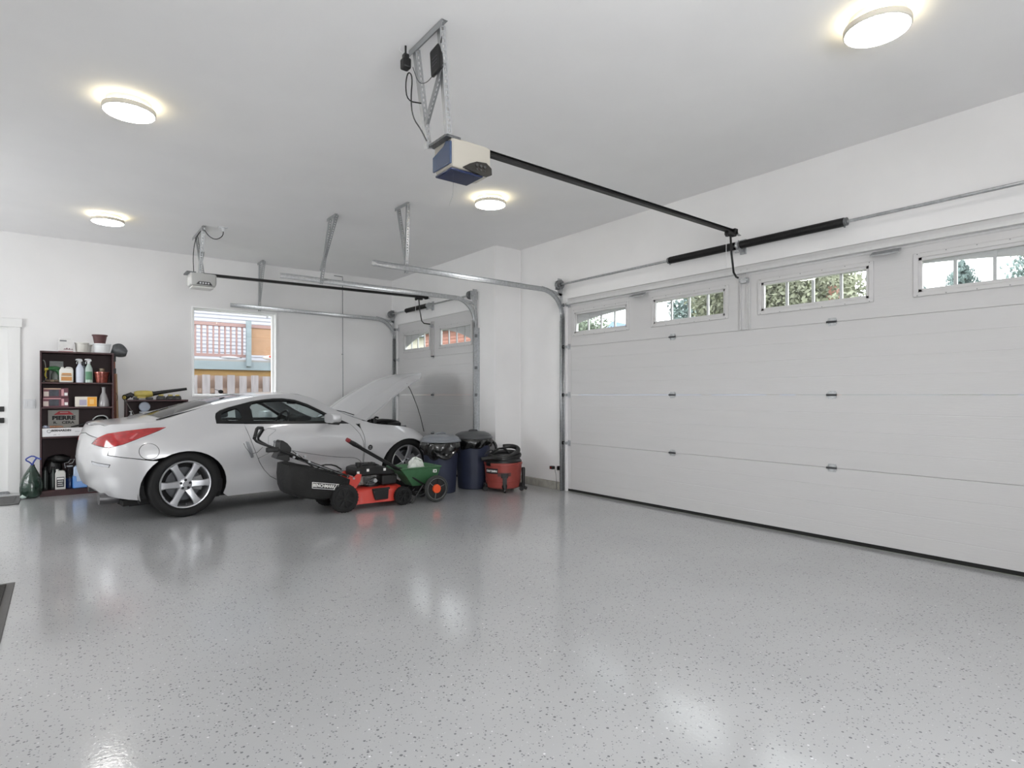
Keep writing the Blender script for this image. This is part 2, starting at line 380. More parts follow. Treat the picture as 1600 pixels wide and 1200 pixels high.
# centre reinforcement channel and strut on each door
def channel(r, X, y, w=.11, z0=1.835, z1=2.40):
    b = MB(True).box(X-.012, X, y-w/2, y+w/2, z0, z1).box(X-.03, X-.012, y-w/2+.018, y-w/2+.026, z0, z1).box(X-.03, X-.012, y+w/2-.026, y+w/2-.018, z0, z1)
    for q in (-.04, 0, .04): b.cyl((X-.012, y+q, z0+.02), (X-.016, y+q, z0+.02), .005, n=6)
    b.build('centre_channel', DOORP, r, bevel=.001)
channel(d1, 5.12, 3.07); channel(d2, XS+.02, 8.16, .09, 1.84, 2.38)
b = MB(True); X = 5.12
def hat(b, X, y0, y1, z):   # hat-section strut with slight sag
    n = 24; prof = [(X, z-.032), (X-.004, z-.032), (X-.004, z-.016), (X-.050, z-.012), (X-.050, z+.012), (X-.004, z+.016), (X-.004, z+.032), (X, z+.032)]
    vs = []; m = len(prof)
    for y in (y0, y1): vs += [(p[0], y, p[1]) for p in prof]
    b.add(vs, [(i, i+1, m+i+1, m+i) for i in range(m-1)])
hat(b, X, G1[0]+.02, G1[1]-.02, 2.375); b.build('strut', mat('pale galvanised strut', '#d2d2d2', .45, .12, noise=.03, nscale=30), d1, smooth=False, solid=.002)
for y in (4.33, 1.86):
    MB(True).prism([(X-.03, 2.325), (X-.085, 2.30), (X-.085, 2.31), (X-.03, 2.345)], y-.10, y+.10, 'y').build('strut_clip', GALV, d1)
MB(True).cbox((X-.04, 3.05, 2.29), (.05, .06, .05)).cyl((X-.05, 3.01, 2.29), (X-.05, 3.10, 2.29), .012).build('arm_bracket', GALV, d1, bevel=.002)
MB(True).cbox((XS-.02, 8.15, 2.31), (.05, .06, .05)).build('arm_bracket', GALV, d2, bevel=.002)

# ------------------------------------------------------------------ tracks, springs, openers
PERF = mat('perforated angle steel', '#aaacae', .4, .7)
def angle_iron(b, p0, p1, w=.032, t=.0025, perf=True, side=Vector((1, 0, 0))):
    """L-section strip from p0 to p1 with real punched holes along the flat leg (rungs between slots)."""
    p0 = Vector(p0); p1 = Vector(p1); d = (p1-p0); L = d.length; d.normalize()
    s = (side - d*side.dot(d)).normalized(); n = d.cross(s)
    def slab(a0, a1, s0, s1, n0, n1):
        vs = []
        for A in (a0, a1):
            for q, r_ in ((s0, n0), (s1, n0), (s1, n1), (s0, n1)): vs.append(p0 + d*A + s*q + n*r_)
        b.add(vs, [(0, 1, 2, 3), (7, 6, 5, 4), (0, 4, 5, 1), (1, 5, 6, 2), (2, 6, 7, 3), (3, 7, 4, 0)])
    if perf:
        slab(0, L, 0, w*.32, 0, t); slab(0, L, w*.68, w, 0, t)
        k = max(1, int(L/.028))
        for i in range(k+1):
            a = L*i/k; slab(max(0, a-.006), min(L, a+.006), w*.32, w*.68, 0, t)
    else: slab(0, L, 0, w, 0, t)
    slab(0, L, 0, t, t, w)
def track_path(X, xe, zt=2.545, rad=.33, rise=.035):
    P = [(X, 0.0)]; zc = zt-rad-.0
    P.append((X, zc))
    for i in range(1, 11):
        a = PI/2*i/10; P.append((X-rad+rad*math.cos(a), zc+rad*math.sin(a)))
    P.append((xe, zt+rise)); return P
def track(name, label, y, s, Xw, xe, ztop, hang, hang_label=None):
    """y: centre of track, s: +1 when the door lies at smaller y (flanges open towards the door)"""
    r = thing(name, label, 'garage door track', (Xw-.05, y, 0), group='steel tracks carrying the garage doors')
    P = track_path(Xw-.03, xe, ztop, .33, 0.02); 
    def rail(P, nm):
        b = MB(True); n = len(P); vs = []
        # C profile: (across y, normal to path in xz)
        prof = [(-.004, -.027), (.022, -.027), (.024, -.024), (.024, .024), (.022, .027), (-.004, .027)]
        for i in range(n):
            a = Vector(P[max(0, i-1)]); c = Vector(P[min(n-1, i+1)]); d = (c-a).normalized(); nn = Vector((-d.y, d.x))
            for py, pn in prof: vs.append((P[i][0]+nn.x*pn, y+s*py, P[i][1]+nn.y*pn))
        m = len(prof); fs = [(i*m+j, (i+1)*m+j, (i+1)*m+j+1, i*m+j+1) for i in range(n-1) for j in range(m-1)]
        b.add(vs, fs); return b.build(nm, GALV, r, solid=.0025, angle=50)
    rail(P[:2], 'vertical_rail'); rail(P[1:], 'horizontal_rail')
    # wall angle with brackets
    b = MB(True).box(Xw-.004, Xw, *sorted((y+s*.01, y+s*.075)), 0, 2.16).box(Xw-.06, Xw, *sorted((y+s*.026, y+s*.029)), 0, 2.16)
    b.build('wall_angle', GALV, r)
    for z in (.15, .61, 1.22, 1.6, 2.05):
        MB(True).box(Xw-.055, Xw-.01, *sorted((y+s*.029, y+s*.034)), z-.022, z+.022).cyl((Xw-.03, y+s*.03, z), (Xw-.03, y+s*.044, z), .008, n=6).build('track_bolt', GALVD, r)
    # flag bracket and top header brace
    b = MB(True).prism([(Xw-.02, 2.10), (Xw-.02, 2.70), (Xw-.09, 2.70), (Xw-.10, 2.55), (Xw-.05, 2.45), (Xw-.05, 2.10)], y+s*.030, y+s*.034, 'y')
    angle_iron(b, (Xw-.02, y+s*.03, 2.48), (Xw-.36, y+s*.03, 2.545), .03, perf=False, side=Vector((0, 0, 1)))
    b.build('flag_bracket', GALV, r)
    hx, htop, dy = hang
    b = MB(True); angle_iron(b, (hx, y+s*.034, ztop-.03), (hx+.02, htop[0], H-.01), side=Vector((1, 0, 0)))
    b.build('hanger_strap', PERF, r)
    b = MB(True); angle_iron(b, (hx, y+s*.034, ztop+.12), (hx+.02, htop[1], H-.01), side=Vector((1, 0, 0)))
    b.build('hanger_strap', PERF, r)
    b = MB(True); angle_iron(b, (hx, min(htop)-.03, H-.003), (hx, max(htop)+.03, H-.003), side=Vector((1, 0, 0)))
    b.build('ceiling_angle', PERF, r)
    return r
track('garage_door_track', 'nearest galvanised track, left side of the wide garage door, hung from a V hanger', 5.55, 1, XB, 2.49, 2.53, (2.87, (5.58, 5.80), 0))
track('garage_door_track', 'galvanised track on the right side of the narrow garage door, beside the dustbins', 6.90, -1, XS, 1.97, 2.555, (2.42, (6.62, 6.42), 0))
track('garage_door_track', 'galvanised track on the left of the narrow garage door, running over the back window', 9.42, 1, XS, 1.99, 2.525, (2.39, (9.5, 9.28), 0))
track('garage_door_track', 'galvanised track at the right end of the wide garage door', .55, -1, XB, 2.9, 2.53, (3.1, (.53, .35), 0))

SPR = mat('spring steel', '#101011', .38, .3)
def coil(b, p0, p1, r, rw=.004, pitch=.0085):
    # tightly wound torsion spring as ribbed tube
    y0, y1 = p0[1], p1[1]; n = int(abs(y1-y0)/pitch); prof = []
    for i in range(n):
        t = i/n; y = (y1-y0)*t; d = (y1-y0)/n
        prof += [(r-.0025, y+d*.02), (r, y+d*.3), (r, y+d*.7), (r-.0025, y+d*.98)]
    b.lathe(prof, p0, n=14, axis='y')
def spring_set(name, label, X, z, y0, y1, springs, yc):
    r = thing(name, label, 'torsion spring', (X, yc, z), group=None)
    MB(True).cyl((X, y0-.08, z), (X, y1+.08, z), .0127, n=14).build('shaft', GALV, r)
    for a, c, rr in springs:
        b = MB(True); coil(b, (X, a, z), (X, c, z), rr); b.build('spring', SPR, r, angle=80)
        far = c if abs(c-yc) > abs(a-yc) else a
        MB(True).cyl((X, far-.02, z), (X, far+.02, z), .033, .033, n=14).cyl((X, far, z-.045), (X, far, z-.03), .007, n=6).build('winding_cone', GALVD, r)
    b = MB(True).cbox((X+.06, yc, z), (.12, .006, .10)).cyl((X, yc-.012, z), (X, yc+.012, z), .036, n=18).box(X+.085, X+.098, yc-.03, yc+.03, z-.07, z+.07)
    b.cyl((X-.012, yc-.02, z-.055), (X-.012, yc+.02, z-.055), .016, n=12)
    b.build('centre_bracket', GALV, r, bevel=.002)
    for y in (y0, y1):
        prof = [(.02, -.03), (.058, -.03), (.06, -.024), (.052, -.02)] + [q for i in range(4) for q in ((.055, -.015+i*.01), (.050, -.010+i*.01))] + [(.058, .024), (.02, .03)]
        MB(True).lathe(prof, (X, y, z), n=24, axis='y').build('cable_drum', GALVD, r)
        MB(True).box(X-.03, X+.095, *(y+.045-.004, y+.045) if y > yc else (y-.045, y-.041), z-.06, z+.05).build('bearing_plate', GALV, r)
        MB(True).cyl((X+.052, y, z), (X+.075, y, .12), .0022, n=5).build('lift_cable', GALVD, r)
    return r
spring_set('torsion_spring', 'long pair of black torsion springs on a steel shaft above the wide garage door', 5.0, 2.61, G1[0]-.03, G1[1]+.03, [(2.13, 3.04, .036), (3.10, 3.84, .036)], 3.07)
spring_set('torsion_spring', 'short black torsion spring on the shaft above the narrow garage door', 4.56, 2.62, G2[0]-.03, G2[1]+.03, [(8.14, 8.83, .036)], 8.12)

def opener(name, label, x0, x1, y0, y1, z0, z1, yr, zr0, zr1, xw, blue, armx):
    r = thing(name, label, 'garage door opener', ((x0+x1)/2, (y0+y1)/2, z0))
    yc = (y0+y1)/2
    shell = mat('opener cream shell', '#b5b0a6', .45) if blue else mat('opener grey shell', '#c2c2c0', .45)
    # body: rounded section along x
    def sec(inset, x, zt=0): 
        a, c, d, e = y0+inset, y1-inset, z0+inset+zt, z1-inset*.3
        return [(x, a, e), (x, a, d+.03), (x, a+.012, d+.008), (x, a+.04, d), (x, c-.04, d), (x, c-.012, d+.008), (x, c, d+.03), (x, c, e)]
    X_ = [(x0, .012), (x0+.012, .002), (x0+.03, 0), (x1-.05, 0), (x1-.015, .008), (x1, .03)]
    b = MB(True); vs = []; m = 8
    for x, i in X_: vs += sec(i, x)
    fs = [(i*m+j, (i+1)*m+j, (i+1)*m+(j+1) % m, i*m+(j+1) % m) for i in range(len(X_)-1) for j in range(m)] + [tuple(range(m)), tuple((len(X_)-1)*m+j for j in range(m-1, -1, -1))]
    b.add(vs, fs); b.build('housing', shell, r, angle=30)
    if blue:
        cov = mat('blue lens cover', '#35496b', .25, coat=.5); lens = mat('deep blue lens', '#1f2a4e', .25, coat=.5)
        MB(True).prism([(y0+.004, z0+.02), (y0+.004, z1-.02), (y0+.05, z1-.005), (y0+.08, z1-.03), (y1-.004, z1-.06), (y1-.004, z0+.02)], x0-.012, x0+.002, 'x').build('end_cover', cov, r, bevel=.004)
        MB(True).box(x0+.0, x1-.06, y0+.012, y1-.012, z0-.012, z0+.004).build('light_lens', lens, r, bevel=.008)
        P = [(x0+.07, z0+.012), (x0+.12, z0+.045), (x0+.17, z0+.068), (x1-.05, z0+.075), (x1-.012, z0+.05), (x1-.008, z0+.01), (x1-.05, z0-.010), (x0+.15, z0-.004)]
        cp = MB(True).prism(P, y0-.006, y0+.004, 'y').build('control_panel', mat('gloss black panel', '#16130f', .18, coat=.6), r, bevel=.003)
        for i in range(3):
            b = MB(True).cyl((x0+.17+i*.028, y0-.0055, z0+.045), (x0+.17+i*.028, y0-.010, z0+.045), .009, n=12); b.build('button', mat('grey button', '#3c3c3c', .4), cp)
        for i in range(3):
            b = MB(True).cyl((x0+.17+i*.028, y0-.0055, z0+.022), (x0+.17+i*.028, y0-.009, z0+.022), .006, n=10); b.build('button', MATS['grey button'], cp)
    else:
        MB(True).prism([(x0+.06, z0+.02), (x0+.09, z0+.055), (x1-.08, z0+.055), (x1-.05, z0+.015)], y0-.005, y0+.003, 'y').build('control_panel', mat('dark panel', '#3a3b3c', .3), r)
        for i in range(4): MB(True).cyl((x0+.105+i*.03, y0-.004, z0+.036), (x0+.105+i*.03, y0-.009, z0+.036), .010, n=10).build('button', WPL, r)
        MB(True).box(x0+.02, x1-.03, y0+.012, y1-.012, z0-.018, z0+.002).build('light_lens', mat('frosted lens', '#e6e6e2', .3), r, bevel=.006)
    # top mounting strap
    MB(True).box(x0-.04, x0+.06, y0+.0, y1-.0, z1-.003, z1+.012).build('mounting_strap', GALVD, r)
    # rail: T section
    b = MB(True); 
    def along(w, h0, h1, xa=x1-.12, xb=xw):
        za = zr0; zb = zr1
        b.add([(xa, yr-w, za+h0), (xa, yr+w, za+h0), (xa, yr+w, za+h1), (xa, yr-w, za+h1), (xb, yr-w, zb+h0), (xb, yr+w, zb+h0), (xb, yr+w, zb+h1), (xb, yr-w, zb+h1)], [(0, 1, 2, 3), (7, 6, 5, 4), (0, 4, 5, 1), (1, 5, 6, 2), (2, 6, 7, 3), (3, 7, 4, 0)])
    along(.021, -.004, .0); along(.003, -.0, .026); along(.016, .026, .030); b.build('rail', BLKM, r)
    zx = lambda x: zr0+(zr1-zr0)*(x-x1)/(xw-x1)
    MB(True).cbox((armx, yr, zx(armx)-.018), (.12, .05, .03)).cbox((armx-.05, yr, zx(armx)-.032), (.03, .03, .03)).build('trolley', BLKP, r, bevel=.004)
    z = zx(armx)-.03
    b = MB(True); b.tube([(armx, yr, z), (armx+.015, yr, z-.16), (armx+.05, yr, z-.33), (armx+.09, yr, z-.365), (xw+.06, yr, z-.37)], .0095, 8); b.build('door_arm', BLKM, r)
    MB(True).tube([(armx-.05, yr+.01, z), (armx-.05, yr+.012, z-.12), (armx-.052, yr+.01, z-.30)], .0025, 5).build('release_cord', mat('cord white', '#dedede', .6), r)
    MB(True).cbox((xw-.01, yr, zr1+.012), (.05, .06, .05)).cyl((xw-.01, yr-.03, zr1), (xw-.01, yr+.03, zr1), .018, n=12).build('header_pulley', BLKM, r, bevel=.003)
    b = MB(True); angle_iron(b, (xw-.01, yr+.02, zr1+.01), (xw+.10 if blue else xw+.06, yr+.02, zr1-.005), .03, perf=False, side=Vector((0, 0, 1))); b.build('header_bracket', GALV, r)
    return r
op1 = opener('garage_door_opener', 'cream and blue garage door opener with a black rail to the wide door', 1.80, 2.09, 2.92, 3.13, 2.545, 2.715, 3.045, 2.735, 2.70, 4.90, True, 4.84)
op2 = opener('garage_door_opener', 'small grey garage door opener above the silver car, with black rail', 1.24, 1.53, 7.98, 8.22, 2.545, 2.70, 8.15, 2.705, 2.735, 4.56, False, 4.42)
# hangers of opener 1
for p, q, nm in (((1.76, 2.91, 2.72), (1.635, 2.78, H-.01), 1), ((1.75, 3.12, 2.70), (1.635, 3.06, H-.01), 1), ((1.665, 2.82, 3.06), (1.72, 3.11, 2.84), 1)):
    b = MB(True); angle_iron(b, p, q, .034, side=Vector((1, 0, 0)) if nm else Vector((0, 1, 0))); b.build('hanger_strap', PERF, op1)
b = MB(True); angle_iron(b, (1.62, 2.73, H-.003), (1.62, 3.11, H-.003), .036, side=Vector((1, 0, 0))); b.build('ceiling_angle', PERF, op1)
b = MB(True).tube([(1.70, 3.10, 2.95), (1.60, 3.09, 2.93), (1.585, 3.085, 3.02), (1.60, 3.08, 3.10), (1.63, 3.08, 3.08), (1.62, 3.085, 2.95), (1.64, 3.1, 2.85), (1.70, 3.11, 2.80), (1.74, 3.11, 2.74)], .004, 6, smooth=2)
b.build('power_cord', BLKM, op1)
MB(True).tube([(1.95, 3.15, 2.55), (1.955, 3.16, 2.47), (1.93, 3.16, 2.42), (1.92, 3.15, 2.40)], .0012, 4, smooth=1).build('antenna_wire', mat('thin grey wire', '#8d8d8d', .5), op1)
o = MB(True).tube([(1.56, 3.10, H-.002), (1.55, 3.09, H-.03), (1.62, 3.08, H-.08)], .0018, 4).build('wire', WHITE, op1)
for p, q in (((1.33, 8.0, 2.70), (1.34, 7.86, H-.01)), ((1.40, 8.20, 2.70), (1.36, 8.40, H-.01)), ((1.345, 7.93, 2.95), (1.38, 8.28, 2.86))):
    b = MB(True); angle_iron(b, p, q, .036, side=Vector((1, 0, 0))); b.build('hanger_strap', PERF, op2)
b = MB(True); angle_iron(b, (1.34, 7.80, H-.003), (1.34, 8.50, H-.003), .036, side=Vector((1, 0, 0))); b.build('ceiling_angle', PERF, op2)
b = MB(True).tube([(1.55, 7.75, H-.01), (1.56, 7.76, H-.10), (1.48, 7.78, H-.16), (1.40, 7.80, H-.12), (1.35, 7.83, H-.02), (1.31, 8.1, H-.10), (1.30, 8.2, 2.95), (1.31, 8.2, 2.72)], .005, 6, smooth=2)
b.build('power_cord', BLKM, op2)
MB(True).cbox((1.55, 7.75, H-.004), (.10, .07, .008)).cbox((1.55, 7.75, H-.03), (.03, .03, .045)).build('ceiling_outlet', WPL, op2, bevel=.002)
# wireless box on opener 1's hanger and plug
r = thing('wireless_router', 'flat black wireless box strapped to the opener hanger near the ceiling', 'router', (1.665, 2.83, 3.02))
R_ = Matrix.Rotation(math.radians(-6), 3, 'X')
MB(True).cbox((1.665, 2.865, 3.09), (.024, .115, .155), R_).build('case', BLKP, r, bevel=.012)
MB(True).cyl((1.655, 2.80, 3.15), (1.655, 2.795, 3.185), .004, n=8).build('antenna', BLKP, r)
for i in range(3): MB(True).cbox((1.652, 2.865+i*.0, 3.06+.02*i), (.002, .05, .003), R_).build('vent_slot', mat('mid grey', '#55565a', .5), r)
MB(True).tube([(1.66, 2.88, 3.02), (1.65, 2.95, 2.99), (1.64, 3.03, 3.02), (1.62, 3.06, 3.12)], .0022, 5, smooth=2).build('cable', BLKM, r)
r = thing('power_adapter', 'black plug adapter hanging under the ceiling outlet beside the opener hanger', 'power adapter', (1.585, 3.07, 3.10))
MB(True).cbox((1.585, 3.08, 3.135), (.05, .055, .06)).build('adapter_body', BLKP, r, bevel=.010)
MB(True).cbox((1.585, 3.08, 3.175), (.03, .03, .03)).cyl((1.585, 3.08, 3.19), (1.585, 3.08, H), .006, n=8).build('plug', BLKP, r)

# ------------------------------------------------------------------ ceiling lamps
lamp0 = None
LL = [(.375, 4.83, 'round flush ceiling light nearest on the left side of the ceiling'), (.42, 8.04, 'round flush ceiling light furthest back, above the bookcase and car'),
      (3.49, 4.92, 'round flush ceiling light between the opener rail and the wide door track'), (3.46, 1.31, 'round flush ceiling light at the top right, nearest the wide door'),
      (.40, 1.31, 'round flush ceiling light added overhead outside the picture'), (-2.6, 1.31, 'round flush ceiling light added at the front left outside the picture'),  # unseen lights from here on, added to even out the room light
      (-2.6, 4.85, 'round flush ceiling light added at the middle left outside the picture')]
for x, y, lb in LL:
    if lamp0 is None:
        l = thing('ceiling_light', lb, 'ceiling light', (x, y, H), group='round flush ceiling lights'); lamp0 = l
        MB().lathe([(0, 0), (.135, 0), (.135, -.030), (0, -.030)], n=40).build('base', mat('lamp rim', '#cfcbc2', .5), l)
        MB().lathe([(0, -.030), (.140, -.030), (.140, -.044), (0, -.044)], n=40).build('halo_ring', RING, l)
        MB().lathe([(.139, -.042), (.158, -.044), (.160, -.050), (.160, -.074), (.156, -.078), (.150, -.078)], n=48).build('rim', MATS['lamp rim'], l)
        MB().lathe([(.1555, -.074), (.150, -.080), (.10, -.086), (0, -.088)], n=48).build('diffuser', LAMP, l)
    else:
        l = copy_tree(lamp0); l.location = (x, y, H); l['label'] = lb; ROOT[l.name] = Matrix.Translation((x, y, H))
# area lamps added at the unseen left and front windows for daylight
for loc, rot, sx, sy, en in (((XL-.12, 7.4, 1.6), (PI/2, 0, -PI/2), 2.1, 1.35, 56), ((.9, YF-.12, 1.65), (PI/2, 0, 0), 2.9, 1.45, 130)):
    al = bpy.data.lights.new('added daylight lamp', 'AREA'); al.shape = 'RECTANGLE'; al.size = sx; al.size_y = sy; al.energy = en; al.color = (1.0, .975, .965)
    ao = bpy.data.objects.new('added daylight lamp', al); C.objects.link(ao); ao.location = loc; ao.rotation_euler = rot

# ------------------------------------------------------------------ the silver car
car = thing('car', 'silver two-door sports coupe with its bonnet open, parked in front of the narrow garage door', 'car', (.879, 7.503, 0), math.radians(7.4))
def interp(xs, ys):
    xs = np.array(xs, float); ys = np.array(ys, float); m = np.gradient(ys, xs)
    def f(x):
        if x <= xs[0]: return float(ys[0])
        if x >= xs[-1]: return float(ys[-1])
        i = int(np.searchsorted(xs, x))-1; h = xs[i+1]-xs[i]; t = (x-xs[i])/h
        return float((2*t**3-3*t*t+1)*ys[i]+(t**3-2*t*t+t)*h*m[i]+(-2*t**3+3*t*t)*ys[i+1]+(t**3-t*t)*h*m[i+1])
    return f
XR0, XF0 = -.12, 2.75            # where the ends start to wrap round
xr = interp([.15, .25, .32, .42, .55, .65, .75, .85, .90, .94], [-.59, -.65, -.685, -.715, -.728, -.722, -.705, -.68, -.662, -.63])
xf = interp([.12, .2, .35, .5, .6, .7], [3.36, 3.42, 3.46, 3.44, 3.38, 3.25])
Wmid = interp([-.8, -.3, 0, .35, 1.0, 1.8, 2.25, 2.65, 3.05, 3.5], [.875, .885, .905, .89, .878, .875, .885, .905, .88, .86])
ztop = interp([-.70, -.62, -.43, -.18, .1, .36, .6, .8, 1.0, 1.2, 1.36, 1.52, 1.66, 1.78, 1.90, 2.05, 2.19, 2.5, 2.75, 2.95, 3.1, 3.3, 3.45],
              [.905, .925, .935, .960, 1.035, 1.11, 1.165, 1.20, 1.222, 1.228, 1.213, 1.165, 1.085, 1.02, .963, .905, .862, .822, .785, .735, .675, .585, .50])
Wtop = interp([-.7, -.4, 0, .4, .8, 1.2, 1.5, 1.8, 2.05, 2.25, 2.6, 2.9, 3.2, 3.5], [.70, .67, .615, .565, .535, .53, .56, .63, .69, .735, .745, .71, .60, .50])
# superellipse arc tables for the rounded ends
def se_table(n, xl, wl):
    ph = np.linspace(0, PI/2, 600); s_ = np.sin(ph)**(2/n); g = np.cos(ph)**(2/n)
    L = np.concatenate([[0], np.cumsum(np.hypot(np.diff(s_)*xl, np.diff(g)*wl))]); return s_, g, L
SR = se_table(3.0, .64, .88); SF = se_table(2.3, .70, .88)
def Wside(x, z):
    zt = max(ztop(x), .30); wm = Wmid(x); ws = min(.60, zt*.72)
    if z > ws:
        t = min(1.15, (z-ws)/(zt-ws)); W = wm-(wm-Wtop(x))*max(t, 0)**2.2
    else:
        W = wm-.085*((ws-z)/.45)**2.4
        W -= .026*math.exp(-((z-.43)/.095)**2)*(1/(1+math.exp((abs(x-1.3)-.85)*12)))       # shallow scallop along the door
    for c in (0, 2.65): W += .016*math.exp(-((x-c)/.33)**2)*math.exp(-((z-.52)/.2)**2)
    return W
def side(p, z):
    """unrolled coordinate p (equals x on the flank, arc length round the ends) and height z -> (x, y>0, z)"""
    if p < XR0:
        s_, g, L = SR; q = min(XR0-p, L[-1]); s1 = float(np.interp(q, L, s_)); g1 = float(np.interp(q, L, g)); x = XR0-(XR0-xr(z))*s1
        return (x, Wside(max(x, -.6), z)*g1, z)
    if p > XF0:
        s_, g, L = SF; q = min(p-XF0, L[-1]); s1 = float(np.interp(q, L, s_)); g1 = float(np.interp(q, L, g)); x = XF0+(xf(z)-XF0)*s1
        return (x, Wside(min(x, 3.3), z)*g1, z)
    return (p, Wside(p, z), z)
PRC = XR0-SR[2][-1]; PFC = XF0+SF[2][-1]       # centre lines
def p_of(x, z):
    if x < XR0:
        s1 = min(1., (XR0-x)/(XR0-xr(z))); return XR0-float(np.interp(s1, SR[0], SR[2]))
    if x > XF0:
        s1 = min(1., (x-XF0)/(xf(z)-XF0)); return XF0+float(np.interp(s1, SF[0], SF[2]))
    return x
def P_(pts): return [(p_of(x, z), z) for x, z in pts]
def dens(loop, step=.03):
    out = []
    for i in range(len(loop)):
        a = Vector(loop[i]); b_ = Vector(loop[(i+1) % len(loop)]); n = max(1, int((b_-a).length/step))
        for k in range(n): out.append(tuple(a.lerp(b_, k/n)))
    return out
def inside(pt, loop):
    x, y = pt; c = False; n = len(loop)
    for i in range(n):
        x1, y1 = loop[i]; x2, y2 = loop[(i+1) % n]
        if (y1 > y) != (y2 > y) and x < (x2-x1)*(y-y1)/(y2-y1)+x1: c = not c
    return c
def edge_dist(P, loops):
    A = np.concatenate([np.array(l) for l in loops]); return float(np.min(np.hypot(A[:, 0]-P[0], A[:, 1]-P[1])))
def smooth_loop(pts, it=2):
    for _ in range(it):
        q = []
        for i in range(len(pts)):
            a, b_ = Vector(pts[i]), Vector(pts[(i+1) % len(pts)]); q += [tuple(a.lerp(b_, .25)), tuple(a.lerp(b_, .75))]
        pts = q
    return pts
def panel(name, m, parent, fn, outer, holes=(), off=0., thick=.012, step=.035, mirror=1, label=None, flange=True):
    outer = dens(outer, step); holes = [dens(h, step) for h in holes]; loops = [outer]+holes
    V = []; E = []
    for l in loops:
        k = len(V); V += [Vector(q) for q in l]; E += [(k+i, k+(i+1) % len(l)) for i in range(len(l))]
    xs = [q[0] for q in outer]; zs = [q[1] for q in outer]
    nx = int((max(xs)-min(xs))/step); nz_ = int((max(zs)-min(zs))/step)
    for i in range(1, nx):
        for j in range(1, nz_):
            q = (min(xs)+(max(xs)-min(xs))*(i+.5*(j % 2))/nx, min(zs)+(max(zs)-min(zs))*j/nz_)
            if inside(q, outer) and not any(inside(q, h) for h in holes) and edge_dist(q, loops) > step*.45: V.append(Vector(q))
    vo, eo, fo, *_ = delaunay_2d_cdt(V, E, [], 0, 1e-5)
    vo = [tuple(v) for v in vo]; F = []
    for f in fo:
        c = (sum(vo[i][0] for i in f)/3, sum(vo[i][1] for i in f)/3)
        if inside(c, outer) and not any(inside(c, h) for h in holes): F.append(tuple(f))
    def nrm(q):
        e = .004; a = Vector(fn(q[0]+e, q[1]))-Vector(fn(q[0]-e, q[1])); b_ = Vector(fn(q[0], q[1]+e))-Vector(fn(q[0], q[1]-e))
        n = a.cross(b_)
        if n.length < 1e-9: return Vector((0, 1, 0))
        n.normalize(); return n
    N = [nrm(q) for q in vo]
    s0 = 1
    pts = [Vector(fn(*q)) for q in vo]
    # orient normals outward (away from the body axis)
    cx = sum(p.x for p in pts)/len(pts); cy = sum(p.y for p in pts)/len(pts); cz = sum(p.z for p in pts)/len(pts)
    avg = sum(N, Vector()); ref = Vector((cx-1.2, cy*2, cz-.6)) if hasattr(fn, 'top') is False else Vector((0, 0, 1))
    if fn.__name__ in ('side', 'side_in'): ref = Vector((0, 1, 0)) if abs(avg.y) > abs(avg.x) else Vector((cx-1.2, 0, 0))
    if avg.dot(ref) < 0: N = [-n for n in N]
    # face orientation
    f0 = F[len(F)//2]; nn = (pts[f0[1]]-pts[f0[0]]).cross(pts[f0[2]]-pts[f0[0]])
    if nn.dot(N[f0[0]]) < 0: F = [f[::-1] for f in F]
    vs = [p+n*off for p, n in zip(pts, N)]; nv = len(vs); ns = list(N); faces = list(F)
    if flange and thick:
        cnt = {}
        for f in F:
            for a, b_ in zip(f, f[1:]+f[:1]): cnt[(a, b_)] = 1
        be = [(a, b_) for (a, b_) in cnt if (b_, a) not in cnt]
        for a, b_ in be:
            k = len(vs); vs += [vs[a], vs[b_], pts[b_]+N[b_]*(off-thick), pts[a]+N[a]*(off-thick)]
            en = (vs[b_]-vs[a]).cross(N[a]).normalized() if (vs[b_]-vs[a]).length > 1e-7 else N[a]
            ns += [en]*4; faces.append((k+1, k, k+3, k+2))
    if mirror < 0:
        vs = [Vector((v.x, -v.y, v.z)) for v in vs]; ns = [Vector((n.x, -n.y, n.z)) for n in ns]; faces = [f[::-1] for f in faces]
    b = MB(); b.v = [tuple(v) for v in vs]; b.f = faces; b.n = [tuple(n) for n in ns]
    return b.build(name, m, parent, label=label, fix=False, angle=180)
# outlines in the side view (x forward from the rear axle, z up)
GAP = .0055
def arc(cx, cz, rx, rz, a0, a1, n=22): return [(cx+rx*math.cos(math.radians(a0+(a1-a0)*i/n)), cz+rz*math.sin(math.radians(a0+(a1-a0)*i/n))) for i in range(n+1)]
ARR = arc(0, .30, .392, .362, 198, -18)           # rear arch, from rear foot over the top to front foot
ARF = arc(2.65, .30, .385, .352, 198, -18)
DLO = [(.318, .921), (.326, .985), (.345, 1.027), (.392, 1.055), (.49, 1.086), (.60, 1.114), (.74, 1.148), (.888, 1.170), (1.0, 1.181), (1.10, 1.182), (1.245, 1.162), (1.381, 1.112), (1.521, 1.036), (1.628, .973), (1.776, .909), (1.858, .872), (1.5, .886), (1.0, .898), (.6, .908)]
DOOR = [(.590, .905), (.605, .85), (.625, .78), (.655, .68), (.69, .58), (.735, .485), (.79, .40), (.855, .325), (.93, .280), (1.02, .262), (1.2, .258), (1.5, .256), (1.8, .254), (1.95, .256), (1.982, .30), (1.994, .40), (2.0, .52), (1.99, .64), (1.955, .74), (1.90, .82), (1.858, .866), (1.5, .881), (1.0, .893)]
TAIL = [(-.688, .742), (-.660, .80), (-.60, .845), (-.46, .873), (-.298, .891), (-.142, .896), (-.203, .872), (-.368, .811), (-.505, .752), (-.60, .716)]
